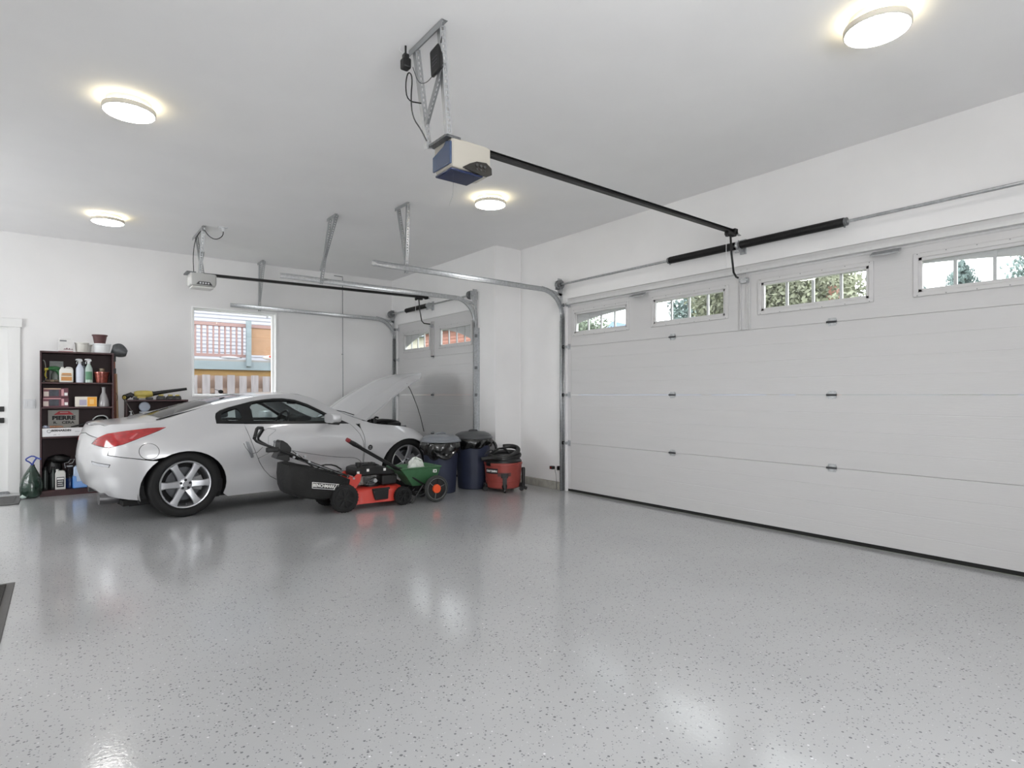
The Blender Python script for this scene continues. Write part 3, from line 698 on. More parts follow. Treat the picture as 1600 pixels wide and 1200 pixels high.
def grow(loop, d):
    c = Vector((sum(p[0] for p in loop)/len(loop), sum(p[1] for p in loop)/len(loop))); out = []; n = len(loop)
    area = sum(loop[i][0]*loop[(i+1) % n][1]-loop[(i+1) % n][0]*loop[i][1] for i in range(n))
    for i in range(n):
        a, b_, e = Vector(loop[i-1]), Vector(loop[i]), Vector(loop[(i+1) % n]); t = (e-a).normalized(); nn = Vector((t.y, -t.x))*(1 if area > 0 else -1)
        out.append(tuple(b_+nn*d))
    return out
seam = [(-.295, .588), (-.45, .612), (-.60, .640)]
def top_edge(x0, x1, n=40, d=0): return [(x0+(x1-x0)*i/n, ztop(x0+(x1-x0)*i/n)-d) for i in range(n+1)]
bump_bottom = [(-.383, .205), (-.46, .215), (-.53, .228), (-.60, .245)]
DECKZ = lambda z: z
tailp = P_(TAIL)
# body side: quarter panel, pillars and rocker in one
body_out = [(XR0-SR[2][-1]+.0, .80)] 
ZR = .905
mainL = []
mainL += P_([(-.295+.0, .595)])
mainL += P_([(-.45, .620)])
mainL += P_([(-.614, .650), (-.60, .73), (-.655, .765), (-.655, .803)]) + [(p_of(-.67, .81)-.12, .818), (PRC, .838)]
mainL += [(PRC, .912), (p_of(-.655, .910), .910)]
mainL += [(p_of(x, z), z) for x, z in top_edge(-.60, 2.19, 90)]
mainL += [(2.05, .862), (1.95, .862)]
mainL += [(1.995, .80), (2.01, .70), (2.012, .52), (2.004, .32), (2.0, .245), (2.3, .215), (2.284, .19)]
mainL += [(2.284, .155), (2.0, .150), (1.2, .150), (.42, .152)]
mainL += [(.373, .188)] + ARR[::-1][1:-1]
ax_ = [q for q in ARR if q[0] < 0 and q[1] < .59]
# cut the arch where the bumper begins
arch_main = [q for q in ARR[::-1] if not (q[0] < -.1 and q[1] < .598)]
mainL = mainL[:mainL.index((.373, .188))] + arch_main
LIN = mat('car inner shadow black', '#0d0d0e', .8)
TRIM = mat('black window trim', '#0b0c0d', .3)
CGL = glass('car glass', (.84, .91, .91, 1), 1.5)
REDL = mat('red tail lens', '#a8161a', .12, coat=1., spec=.7, noise=.18, nscale=25, stretch=(1, 1, 3))
bumper = P_([(-.303, .585), (-.45, .613), (-.622, .644), (-.604, .710), (-.693, .7405), (-.664, .802)]) + [(p_of(-.67, .805)-.12, .811), (PRC, .831), (PRC, .30)] + [(PRC+.35, .295), (p_of(-.64, .27), .268)] + P_([(-.60, .246), (-.53, .228), (-.46, .215), (-.385, .205)]) + P_([q for q in ARR if q[0] < -.1 and q[1] < .585])
fend = [(2.012, .855)] + top_edge(2.10, 3.20, 40) + [(p_of(3.26, .60), .60), (p_of(3.30, .50), .50), (p_of(3.16, .47), .47), (p_of(3.05, .43), .43)] + ARF[::-1][[i for i, q in enumerate(ARF[::-1]) if q[1] > .415][0]:] 
fend = [q for q in fend] + [(2.284, .195), (2.30, .222), (2.01, .252), (2.014, .32), (2.020, .52), (2.018, .70), (2.003, .80)]
fbump = [(p_of(3.265, .60), .594), (p_of(3.36, .55), .60), (PFC, .62), (PFC, .16), (p_of(3.30, .16), .15), (p_of(3.05, .18), .18)] + [q for q in ARF[::-1] if q[1] < .42 and q[0] > 2.65] + [(p_of(3.05, .425), .425), (p_of(3.16, .463), .463), (p_of(3.30, .49), .49)]
body = None
for mir in (-1, 1):
    ps = panel('body_side', PAINT, car, side, mainL, [P_(grow(DLO, .002)), P_(grow(DOOR, GAP)), grow(tailp, .003)] if mir else [], mirror=mir)
    panel('bumper_cover', PAINT, car, side, bumper, mirror=mir)
    panel('front_fender', PAINT, car, side, fend, mirror=mir)
    panel('front_bumper', PAINT, car, side, fbump, mirror=mir)
    # dark liner behind the panel gaps, with the arches and windows left open
    lin_out = [(PRC, .31), (PRC, .88), (p_of(-.6, .88), .88)] + [(p_of(x, z-.03), z-.03) for x, z in top_edge(-.5, .3, 16)] + [(.30, .90), (1.0, .885), (1.9, .855), (2.2, .83), (2.7, .77), (3.1, .64), (p_of(3.25, .56), .56), (PFC, .56), (PFC, .2), (p_of(3.0, .2), .2)] + [(2.65+.43*math.cos(math.radians(a)), .30+.40*math.sin(math.radians(a))) for a in range(-12, 193, 12)] + [(2.2, .17), (.45, .17)] + [(.43*math.cos(math.radians(a)), .30+.41*math.sin(math.radians(a))) for a in range(-12, 193, 12)] + [(p_of(-.5, .25), .25)]
    panel('inner_shell', LIN, car, side, lin_out, off=-.014, thick=0, step=.06, mirror=mir)
    dr_ = panel('door', PAINT, car, side, DOOR, mirror=mir, thick=.02)
    # window trim frame with the openings, then the panes
    qg = [(.375, .945), (.385, 1.0), (.41, 1.032), (.50, 1.062), (.585, 1.085), (.598, .945)]
    dg = [(.700, .934), (.700, 1.0), (.706, 1.093), (.745, 1.128), (.82, 1.143), (.92, 1.153), (1.05, 1.158), (1.15, 1.152), (1.245, 1.134), (1.36, 1.092), (1.47, 1.035), (1.57, .975), (1.645, .925), (1.60, .912), (1.2, .921)]
    qg = smooth_loop(qg, 2)
    tr = panel('window_trim', TRIM, car, side, P_(DLO), [P_(qg), P_(dg)], off=-.004, thick=.02, mirror=mir)
    panel('quarter_glass', CGL, tr, side, P_(grow(qg, .006)), off=-.012, thick=0, mirror=mir)
    panel('door_glass', CGL, tr, side, P_(grow(dg, .006)), off=-.012, thick=0, mirror=mir)
    tl = panel('tail_light', REDL, car, side, tailp, off=.004, thick=.02, mirror=mir, step=.02)
    panel('clear_lens_band', mat('pale lens', '#c8696a', .15, coat=1.), tl, side, P_([(-.46, .80), (-.40, .845), (-.385, .845), (-.44, .795)]), off=.0052, thick=0, mirror=mir, step=.02)
    panel('marker_recess', LIN, car, side, [(p_of(-.705, .57), .582), (p_of(-.60, .56), .560), (p_of(-.61, .53), .530), (p_of(-.70, .53), .548)], off=.001, thick=0, step=.02, mirror=mir)
    panel('side_marker', mat('clear marker lens', '#d9dbe0', .12, .2, coat=1.), car, side, [(p_of(-.700, .57), .576), (p_of(-.605, .56), .555), (p_of(-.613, .53), .532), (p_of(-.70, .53), .551)], off=.004, thick=.008, step=.02, mirror=mir)
    if mir < 0:
        fc = [(-.319+.083*math.cos(t*PI/16), .676+.078*math.sin(t*PI/16)) for t in range(32)]; fi = [(-.319+.078*math.cos(t*PI/16), .676+.073*math.sin(t*PI/16)) for t in range(32)]
        panel('fuel_flap_gap', LIN, car, side, P_(fc), off=.0006, thick=0, mirror=mir, step=.02)
        panel('fuel_flap', PAINT, car, side, P_(fi), off=.0016, thick=.001, mirror=mir, step=.02)
    # door handle, vertical bar behind the door edge
    hb = [(.565, .645), (.585, .70), (.62, .70), (.655, .64), (.65, .585), (.615, .575)]
    panel('door_handle', mat('handle silver', '#a3a4a8', .3, .7), car, side, [(.578, .72), (.604, .715), (.640, .62), (.655, .555), (.632, .548), (.60, .62)], off=.018, thick=.018, step=.02, mirror=mir)
    hd = panel('headlight', mat('headlamp lens', '#b9bfc6', .1, .3, coat=1.), car, side, [(p_of(2.98, .655), .655), (p_of(3.10, .64), .645), (p_of(3.24, .57), .60), (p_of(3.28, .50), .55), (p_of(3.15, .56), .56)], off=.003, thick=.01, step=.03, mirror=mir)
# roof, hatch, windscreen, rear deck
def topfn(crown):
    def f(x, v):
        a = max(-1., min(1., v/.6)); ye = Wtop(x)
        if x < -.3: ye = side(p_of(max(x, -.662), .905), .905)[1] if x < -.6 else ye*(1-(-.3-x)/.3)+((-.3-x)/.3)*side(p_of(-.6, .905), .905)[1]
        return (x, ye*a, ztop(x)+crown(x)*(1-abs(a)**2.4))
    f.top = True; return f
crown = interp([-.7, -.4, 0, .4, .8, 1.2, 1.6, 1.9, 2.2], [.015, .028, .038, .044, .036, .030, .05, .075, .09])
top = topfn(crown)
rect = lambda x0, x1, v=.6: [(x0, -v), (x1, -v), (x1, v), (x0, v)]
panel('rear_deck', PAINT, car, top, rect(-.664, -.165), step=.05)
hg = [(-.145, -.50), (.20, -.475), (.60, -.45), (.76, -.42), (.76, .42), (.60, .45), (.20, .475), (-.145, .50)]
hgi = [(-.12, -.455), (.20, -.435), (.60, -.40), (.72, -.38), (.72, .38), (.60, .40), (.20, .435), (-.12, .455)]
panel('hatch_frame', PAINT, car, top, rect(-.159, .795), [grow(hg, .004)], step=.05)
panel('hatch_glass_border', TRIM, car, top, hg, [hgi], step=.05, off=-.002)
panel('hatch_glass', glass('dark hatch glass', (.25, .29, .30, 1), 1.5), car, top, grow(hgi, .004), off=-.004, thick=0, step=.06)
panel('roof', PAINT, car, top, rect(.801, 1.375), step=.05)
wsg = [(1.40, -.555), (1.8, -.56), (2.17, -.56), (2.17, .56), (1.8, .56), (1.40, .555)]
panel('windscreen', CGL, car, top, [(1.382, -.57), (2.16, -.565), (2.16, .565), (1.382, .57)], off=-.002, thick=0, step=.06)
for s_ in (-1, 1): panel('pillar_strip', PAINT, car, top, [(1.381, s_*.572), (2.16, s_*.568), (2.16, s_*.60), (1.381, s_*.60)][::s_], step=.05, thick=.004)
panel('cowl', BLKP, car, top, rect(2.165, 2.28, .50), off=-.03, thick=.01, step=.06)
MB().tube([(2.20, -.45, .93), (2.06, -.30, .995), (1.99, .1, 1.04)], .006, 6).build('wiper', BLKP, car)
MB().ball((.62, 0, ztop(.9)+.045), (.03, .012, .022), 10, 6).tube([(.62, 0, ztop(.9)+.05), (.55, 0, ztop(.9)+.075)], .003, 5).build('roof_antenna', BLKP, car)
# dark louvre lines along the hatch edge
for s_ in (-1, 1):
    b = MB().tube([(-.19, s_*.585, .962), (.02, s_*.556, 1.020), (.20, s_*.54, 1.068), (.36, s_*.53, 1.113)], [.012, .010, .007, .005], 6)
    b.build('hatch_seal', TRIM, car)
# bonnet, hinged up at the windscreen
AH = math.radians(31.5)
def hood(u, v):
    a = max(-1., min(1., v/.6)); L = 1.10+.30*(1-a*a); l = u*L
    h = .035*math.sin(PI*min(1, l/1.15))+.055*(1-abs(a)**2.2)*(1-.35*u)-(.50*max(0, l-.90)**2) + .012*math.exp(-((abs(a)-.62)/.10)**2)
    y = (.675-.13*u*u)*a
    return (2.14+l*math.cos(AH)-h*math.sin(AH), y, .895+l*math.sin(AH)+h*math.cos(AH))
hood.top = True
hd = panel('bonnet', PAINT, car, hood, [(0.0, -.6), (1., -.6), (1., .6), (0.0, .6)], step=.05, thick=.022)
def hood_in(u, v): 
    p = hood(u, v); return (p[0]+.024*math.sin(AH), p[1], p[2]-.024*math.cos(AH))
hood_in.top = True
panel('bonnet_liner', mat('bonnet underside', '#8d8f94', .5, .3), hd, hood_in, [(0.02, -.57), (.97, -.57), (.97, .57), (0.02, .57)], step=.06, thick=.0)
MB().tube([(2.86, -.55, 1.375), (2.90, -.60, 1.27), (3.0, -.65, .98), (3.07, -.66, .71)], .0055, 6, smooth=1).build('bonnet_prop', BLKM, car)
# engine bay
b = MB().box(2.2, 3.25, -.60, .60, .50, .56).box(2.14, 2.2, -.58, .58, .5, .84)
for s_ in (-1, 1): b.box(2.2, 2.85, *sorted((s_*.60, s_*.64)), .5, .72)
b.build('engine_bay', LIN, car)
b = MB().box(2.42, 2.98, -.22, .22, .56, .83).box(2.46, 2.92, -.16, .16, .83, .872)
b.build('engine_cover', mat('engine plastic', '#1c1c1e', .35), car, bevel=.02)
for i in range(3): 
    for s_ in (-1, 1): MB().cyl((2.5+.17*i, s_*.24, .82), (2.5+.17*i, s_*.24, .86), .035, n=12).build('intake_runner', GALVD, car)
MB().tube([(2.30, -.50, .84), (2.45, -.52, .875), (2.62, -.50, .872), (2.78, -.46, .84)], .022, 8, smooth=1).build('coolant_hose', BLKP, car)
MB().box(2.52, 2.74, -.60, -.42, .60, .852).build('air_box', BLKP, car, bevel=.02)
MB().cyl((2.36, -.52, .80), (2.36, -.52, .905), .035, n=14).tube([(2.36, -.52, .90), (2.40, -.50, .925), (2.44, -.5, .915)], .012, 6).build('fluid_reservoir', BLKP, car)
MB().cyl((2.80, -.5, .6), (2.80, -.5, .80), .09, .07, 16).build('strut_tower', GALVD, car)
# wheels
ALLOY = mat('alloy wheel silver', '#bfc0c4', .3, .75, coat=.3); ALLD = mat('brake disc steel', '#56575a', .4, .8)
def wheel():
    R = .327; b = MB()
    b.lathe([(.232, .06), (.236, .02), (.245, .004), (.275, -.006), (.303, -.002), (.318, .010), (.3245, .028), (R, .05), (R, .105), (R, .16), (.3245, .19), (.31, .21), (.28, .218), (.24, .21), (.232, .17)], n=64, axis='y')
    for k in range(4):
        pass
    wv = b.build('wheel', RUB, car, angle=50)
    MB().lathe([(.238, .006), (.233, .0), (.222, .004), (.216, .016), (.213, .05), (.205, .12), (.208, .2), (.20, .2)], n=56, axis='y').build('rim_barrel', ALLOY, wv)
    MB().lathe([(.0, .085), (.165, .085), (.165, .10), (.0, .10)], n=36, axis='y').build('brake_disc', ALLD, wv)
    MB().lathe([(.0, .125), (.206, .125), (.206, .13), (0, .13)], n=36, axis='y').build('wheel_back', LIN, wv)
    MB().prism([(.06, -.05), (.155, -.075), (.185, 0), (.155, .075), (.06, .05)], .06, .085, 'y').build('brake_caliper', mat('caliper grey', '#8b8b8d', .5), wv)
    # spokes: tapered, dished, rounded
    b = MB(); n = 9; vs = []
    for i in range(n):
        t = i/(n-1); r = .035+.184*t; y = .026-.020*math.sin(t*PI*.62)-.004*t; hw = .037-.006*math.sin(min(1, t*1.3)*PI/2)+.010*max(0, t-.8)/.2; th = .028-.006*t
        for a, q in ((-1, .35), (-.82, .05), (-.45, 0), (.45, 0), (.82, .05), (1, .35), (1, 1.), (-1, 1.)): vs.append((r, y+th*q, hw*a))
    m = 8; fs = [(i*m+j, (i+1)*m+j, (i+1)*m+(j+1) % m, i*m+(j+1) % m) for i in range(n-1) for j in range(m)] + [tuple(range(m)), tuple((n-1)*m+j for j in range(m-1, -1, -1))]
    b.add(vs, fs); sp = b.build('spoke', ALLOY, wv, angle=30)
    for k in range(1, 6): c = sp.copy(); C.objects.link(c); c.rotation_euler = (0, k*PI/3, 0)
    MB().lathe([(0, .012), (.048, .012), (.062, .02), (.066, .03), (.064, .06), (0, .06)], n=32, axis='y').build('hub', ALLOY, wv)
    MB().lathe([(0, .006), (.022, .006), (.026, .010), (.027, .014), (0, .014)], n=24, axis='y').build('centre_cap', mat('cap silver', '#a9aaae', .35, .6), wv)
    nut = MB().cyl((0, .004, 0), (0, .02, 0), .0105, n=6).lathe([(.0135, .0128), (.0135, .0118), (0.0, .0118)], n=14, axis='y').build('lug_nut', mat('lug nut dark', '#3a3b3d', .35, .6), wv, loc=(0, 0, 0))
    for k in range(5):
        a = 2*PI*k/5+.3; c = nut if k == 0 else nut.copy()
        if k: C.objects.link(c)
        c.location = (.043*math.cos(a), 0, .043*math.sin(a))
    MB().tube([(0, .0, -.19), (0, -.004, -.205)], .004, 6).build('valve', BLKP, wv)
    return wv
w0 = wheel(); w0.location = (0, -.872, .327)
for x, y, rz, ry in ((2.655, -.866, 0, math.radians(-16)), (0, .872, PI, .4), (2.655, .866, PI, .2)):
    c = copy_tree(w0, car); c.location = (x, y, .327); c.rotation_euler = (0, ry, rz)
# wheel wells
for x in (0, 2.65):
    for s_ in (-1, 1):
        b = MB(); n = 24; vs = []
        for i in range(n+1):
            a = math.radians(-20+220*i/n)
            for y, rr in ((.80, .405), (.55, .405)): vs.append((x+rr*math.cos(a), s_*y, .30+(rr-.02)*math.sin(a)))
        b.add(vs, [(2*i, 2*i+1, 2*i+3, 2*i+2) for i in range(n)]); b.add([(x-.42, s_*.55, .12), (x+.42, s_*.55, .12), (x+.42, s_*.55, .70), (x-.42, s_*.55, .70)], [(0, 1, 2, 3)])
        b.build('wheel_well', LIN, car, smooth=False, fix=False)
MB().box(-.50, 3.0, -.70, .70, .15, .20).build('underbody', LIN, car)
# exhaust and rear skirt
for s_ in (-1, 1):
    MB().cyl((-.50, s_*.50, .215), (-.66 if s_ < 0 else -.58, s_*.50, .215), .056, n=20).build('exhaust_tip', mat('exhaust steel', '#6d6c6e', .35, .8), car)
MB().prism([(-.58, .29), (-.59, .22), (-.50, .18), (-.42, .24)], -.50, .50, 'y').build('rear_diffuser', mat('diffuser grey', '#6a686a', .55), car, bevel=.01)
# door mirror
for s_ in (-1, 1):
    b = MB().ball((0, 0, 0), (.078, .125, .055), 20, 12); 
    sg = lambda q, r_: math.copysign(r_*abs(q/r_)**.6, q)
    b.v = [(max(sg(v[0], .078), -.045), sg(v[1], .125), sg(v[2], .055)) for v in b.v]
    mi_ = b.build('door_mirror', PAINT, car, loc=(1.53, s_*.965, .945), angle=60)
    MB().prism([(-.03, -.065), (.03, -.075), (.055, -.05), (-.02, -.045)], -.10, .05, 'y').xform(Matrix.Scale(-s_, 4, (0, 1, 0)) if s_ > 0 else Matrix.Identity(4)).build('mirror_base', BLKP, mi_)
    MB().cbox((-.041, 0, 0), (.004, .19, .085)).build('mirror_glass', mat('mirror silver', '#c9ced2', .03, 1.), mi_)
# fender badge
bd = thing('tmp', None, None); bpy.data.objects.remove(bd)
yb = -Wside(2.087, .566)
bg_ = MB().cyl((2.087, yb+.006, .566), (2.087, yb-.004, .566), .030, n=28).build('fender_badge', mat('badge black', '#121214', .25, coat=.5), car)
MB().lathe([(.0300, -.004), (.0330, -.005), (.0335, .003)], (2.087, yb, .566), n=28, axis='y').build('badge_rim', mat('badge chrome', '#b8b9bb', .15, .9), bg_)
zb = MB()
for q in (((-.016, .012), (.018, .016), (.018, .009), (-.012, .006)), ((.018, .016), (.010, .009), (-.018, -.014), (-.008, -.009)), ((-.018, -.014), (-.016, -.007), (.014, -.006), (.017, -.013))):
    zb.prism([(2.087+a, .566+c) for a, c in q], yb-.006, yb-.003, 'y')
zb.build('badge_letter', MATS['badge chrome'], bg_)
# interior
SEAT = mat('dark seat cloth', '#2a2b2e', .8, bump=.1, bscale=200); LTR = mat('light trim cloth', '#74777b', .7)
for s_ in (-1, 1):
    b = MB().prism([(.62, .62), (.70, .55), (.92, .35), (1.02, .36), (.90, .62), (.80, .88), (.76, .93), (.70, .92), (.72, .80)], s_*.38-.22, s_*.38+.22, 'y').prism([(.92, .34), (1.42, .38), (1.45, .46), (1.38, .50), (.95, .46)], s_*.38-.23, s_*.38+.23, 'y')
    st = b.build('seat', SEAT, car, bevel=.03)
    MB().prism([(.69, .94), (.68, 1.06), (.72, 1.09), (.79, 1.06), (.80, .95)], s_*.38-.13, s_*.38+.13, 'y').build('head_rest', LTR, st, bevel=.025)
MB().prism([(1.62, .60), (1.66, .84), (1.85, .90), (2.12, .90), (2.12, .5), (1.7, .5)], -.70, .70, 'y').build('dashboard', mat('dash black', '#1b1b1d', .7), car, bevel=.02)
MB().prism([(1.60, .80), (1.62, .92), (1.72, .955), (1.85, .92), (1.85, .80)], .20, .54, 'y').build('instrument_binnacle', MATS['dash black'], car, bevel=.02)
M_ = Matrix.Translation((1.50, .38, .85)) @ Matrix.Rotation(math.radians(-65), 4, 'Y')
b = MB().tube([(.175*math.cos(t), .175*math.sin(t), 0) for t in [i*2*PI/32 for i in range(32)]], .014, 8, closed=True)
b.cbox((0, 0, -.01), (.10, .12, .03)).cbox((0, .10, 0), (.03, .13, .015)).cbox((0, -.10, 0), (.03, .13, .015)).cbox((-.10, 0, 0), (.13, .03, .015)); b.cyl((0, 0, -.02), (0, 0, -.2), .025, n=8)
b.xform(M_).build('steering_wheel', BLKP, car)
MB().box(-.4, 2.1, -.70, .70, .20, .33).box(-.45, .45, -.66, .66, .33, .70).build('cabin_floor', MATS['dash black'], car)
b = MB().cbox((1.47, 0, 1.135), (.03, .20, .06), Matrix.Rotation(.15, 3, 'Y')).cyl((1.48, 0, 1.16), (1.52, 0, 1.19), .008, n=6); b.build('rear_view_mirror', BLKP, car, bevel=.01)

# ------------------------------------------------------------------ wall and floor fittings
r = thing('light_switch', 'white double rocker switch plate on the back wall beside the white door', 'light switch', (-.313, YB, 1.107))
MB(True).box(-.373, -.253, YB-.006, YB, 1.048, 1.166).build('wall_plate', WPL, r, bevel=.002)
for x in (-.345, -.282): MB(True).box(x-.016, x+.016, YB-.010, YB-.005, 1.073, 1.141).build('rocker', WPL, r, bevel=.002)
r = thing('door_mat', 'dark grey ribbed mat lying before the white door in the back wall', 'mat', (-1.0, 8.88, 0))
MATM = mat('grey door mat', '#6c6c6c', .9, noise=.1, nscale=60, bump=.4, bscale=200)
MB(True).box(-1.75, -.37, 8.55, 9.24, .001, .012).build('mat_base', MATM, r, bevel=.004)
for k in range(16): MB(True).box(-1.70, -.42, 8.60+k*.037, 8.615+k*.037, .011, .016).build('rib', MATM, r)
r = thing('door_mat', 'dark bordered floor mat at the left edge, nearest the viewer', 'mat', (-.9, 4.2, 0))
MB(True).box(-1.7, -.235, 3.5, 4.99, .001, .008).build('mat_border', mat('mat border', '#636261', .85, bump=.2), r, bevel=.003)
MB(True).box(-1.66, -.275, 3.55, 4.94, .008, .015).build('mat_pile', mat('mat pile', '#3d3b39', .95, noise=.2, nscale=80, bump=.8, bscale=300), r, bevel=.004)
r = thing('conduit', 'thin steel pull cord conduit running down the back wall beside the window', 'conduit', (3.74, YB, 1.14))
b = MB(True).tube([(3.60, YB-.03, 3.20), (3.745, YB-.03, 3.195), (3.745, YB-.03, 3.15), (3.747, YB-.03, 2.2), (3.752, YB-.03, 1.20), (3.752, YB-.03, 1.15)], .006, 6); b.build('rod', GALVD, r)
MB(True).cbox((3.745, YB-.015, 1.14), (.05, .03, .03)).build('end_hook', BLKM, r, bevel=.004)
for z in (2.55, 1.9): MB(True).cbox((3.747, YB-.015, z), (.02, .03, .012)).build('clip', GALVD, r)
r = thing('safety_sensor', 'black photo-eye sensor on a bracket low beside the wide door track', 'sensor', (5.03, 5.64, .28))
MB(True).cbox((5.02, 5.70, .285), (.045, .06, .04)).build('sensor_body', BLKP, r, bevel=.004)
MB(True).box(5.035, 5.098, 5.60, 5.625, .26, .31).build('bracket', BLKM, r)
MB(True).cyl((5.0, 5.70, .285), (4.992, 5.70, .285), .012, n=12).build('lens', mat('sensor lens', '#7d2a2a', .2), r)
MB(True).tube([(5.03, 5.66, .262), (5.045, 5.655, .2), (5.05, 5.65, .1), (5.05, 5.65, .01)], .003, 5).build('cable', GALVD, r)

# ------------------------------------------------------------------ bookcase and what stands on it
BX0, BX1, BY0, BY1 = -.199, .534, 8.98, 9.27
r = thing('bookcase', 'tall dark mahogany bookcase with loaded shelves against the back wall', 'bookcase', ((BX0+BX1)/2, (BY0+BY1)/2, 0))
for x in (BX0, BX1-.018): MB(True).box(x, x+.018, BY0, BY1, 0, 1.745).build('side_panel', WOOD, r, bevel=.0015)
MB(True).box(BX0+.018, BX1-.018, BY1-.006, BY1, .02, 1.74).build('back_panel', mat('dark back panel', '#301a1d', .6), r)
MB(True).box(BX0, BX1, BY0-.002, BY1, 1.727, 1.747).build('top_board', WOOD, r, bevel=.0015)
for z in (1.372, 1.073, .717, .070): MB(True).box(BX0+.018, BX1-.018, BY0+.003, BY1-.006, z-.018, z).build('shelf', WOOD, r, bevel=.001)
MB(True).box(BX0+.018, BX1-.018, BY0+.01, BY0+.026, 0, .052).build('kick_board', WOOD, r)
Y0 = 9.06
def carton(name, label, x0, x1, y0, y1, z0, z1, m, cat='box', prints=(), group=None, lid=True):
    r = thing(name, label, cat, ((x0+x1)/2, (y0+y1)/2, z0), group=group)
    MB(True).box(x0, x1, y0, y1, z0, z1).build('carton', m, r, bevel=.0015)
    if lid:
        MB(True).box(x0+.002, x1-.002, (y0+y1)/2-.001, (y0+y1)/2+.001, z1-.0005, z1+.001).build('flap_seam', mat('seam brown', '#8a7a68', .8), r)
    for pi_, (a, c, d, e, pm) in enumerate(prints): MB(True).box(x0+(x1-x0)*a, x0+(x1-x0)*c, y0-.0012-.0005*pi_, y0, z0+(z1-z0)*d, z0+(z1-z0)*e).build('printed_patch', pm, r)
    return r
def bucket(name, label, x, y, z, r0, r1, h, m, cat='bucket', rim=.006, group=None):
    r = thing(name, label, cat, (x, y, z), group=group)
    MB(True).lathe([(0, 0), (r0, 0), (r1, h), (r1-.003, h), (r0-.003, .004), (0, .004)], (x, y, z), n=32).build('body', m, r)
    MB(True).lathe([(r1-.003, h+.001), (r1+rim, h+.001), (r1+rim, h-.014), (r1-.001, h-.016)], (x, y, z), n=32).build('rim', m, r)
    return r
GREYP = mat('grey print', '#6f7074', .7); PKP = mat('pink print', '#c9989c', .7); BLKT = mat('box text', '#46464a', .7)
c = carton('cardboard_box', 'white printed cardboard box on top of the bookcase, leftmost', -.022, .121, 9.04, 9.20, 1.747, 1.908, PAPW, prints=[(.08, .55, .78, .88, GREYP)])
b = MB(True)
for i, (dx, h) in enumerate(((0, .014), (.02, .026), (.045, .02), (.07, .012))): b.prism([(.022+dx, 1.775), (.052+dx, 1.775), (.040+dx, 1.775+h)], 9.0385, 9.040, 'y')
b.build('printed_mountains', mat('dusky print', '#7c5f68', .7), c)
MB(True).box(-.022, .121, 9.0385, 9.04, 1.748, 1.757).build('printed_band', PKP, c)
bucket('bucket', 'cream plastic bucket on top of the bookcase beside the printed box', .208, 9.10, 1.747, .060, .068, .122, mat('cream plastic', '#d5d3cd', .5))
bucket('flower_pot', 'translucent white plastic pot in the shadow behind the cream bucket', .262, 9.17, 1.747, .042, .05, .105, mat('pale pot', '#c4c3bf', .6), 'flower pot')
bucket('bucket', 'white plastic bucket holding the brown pot, top right of the bookcase', .415, 9.10, 1.747, .082, .09, .118, mat('white bucket', '#dcdee0', .45))
bucket('flower_pot', 'chocolate brown flower pot standing on the white bucket', .392, 9.10, 1.866, .058, .078, .112, mat('brown clay pot', '#5b3c3c', .6), 'flower pot', .005)
# long handled shovel standing upright behind the bookcase's right side
r = thing('shovel', 'grey shovel standing blade up beside the right side of the bookcase', 'shovel', (.60, 9.38, 0))
b = MB(True); 
def blade(u, v):
    a = (v-.5)*2; w_ = .085*math.sin(PI*(.18+.72*u))**.7
    return (.53+.175*u*.95+a*w_*.28, 9.33-.035*(1-a*a)+.01*u, 1.80+.10*u*.0+a*w_-.05*u*u+.02)
b.grid(blade, 10, 8); b.build('blade', mat('worn blade steel', '#5f6163', .45, .6, noise=.2, nscale=30), r, solid=.003, angle=70)
MB(True).tube([(.562, 9.34, 1.80), (.558, 9.35, 1.70), (.558, 9.36, 1.66)], [.016, .02, .02], 10).build('socket', BLKP, r)
MB(True).cbox((.560, 9.35, 1.69), (.03, .03, .06)).cbox((.562, 9.355, 1.535), (.034, .034, .07)).build('grip_collar', BLKP, r, bevel=.004)
MB(True).cyl((.558, 9.36, 1.68), (.590, 9.40, .02), .0135, n=12).build('handle', mat('red brown handle', '#7a4432', .5, noise=.2, nscale=12, stretch=(1, 1, .1)), r)
r = thing('broom_handle', 'pale wooden pole leaning in the gap right of the bookcase', 'pole', (.62, 9.42, 0))
MB(True).cyl((.585, 9.43, 1.50), (.625, 9.43, .01), .012, n=12).build('pole', mat('pale wood', '#b89a7c', .6, noise=.12, nscale=20, stretch=(1, 1, .1)), r)
MB(True).cyl((.625, 9.43, .002), (.6246, 9.43, .03), .014, n=12).build('end_cap', BLKP, r)
MB(True).tube([(.583, 9.41, 1.25), (.60, 9.40, 1.20), (.592, 9.41, 1.14)], .003, 5).build('hang_loop', BLKM, r)
# first shelf (1.372)
z = 1.372
r = thing('hose', 'loop of pale hose at the left end of the top shelf', 'hose', (-.16, Y0+.1, z))
MB(True).tube([(-.175, 9.12, z+.008), (-.14, 9.10, z+.02), (-.145, 9.10, z+.18), (-.155, 9.10, z+.26), (-.172, 9.10, z+.268)], .0055, 7, smooth=2).build('hose_loop', mat('pale hose', '#8f938e', .5), r)
MB(True).cyl((-.175, 9.12, z+.008), (-.175, 9.09, z+.008), .008, n=10).build('fitting', BLKP, r)
r = thing('picture_frame', 'small grey framed panel leaning at the back of the top shelf', 'frame', (-.043, 9.2, z))
MB(True).box(-.112, .026, 9.20, 9.215, z, z+.265).build('frame_border', mat('grey frame', '#8c8f8e', .5), r, bevel=.002)
MB(True).box(-.100, .014, 9.198, 9.20, z+.012, z+.245).build('frame_face', mat('frame face', '#6a706c', .35), r)
r = thing('garden_sprayer', 'green hose spray gun with a yellow nozzle on the top shelf', 'sprayer', (-.08, Y0, z))
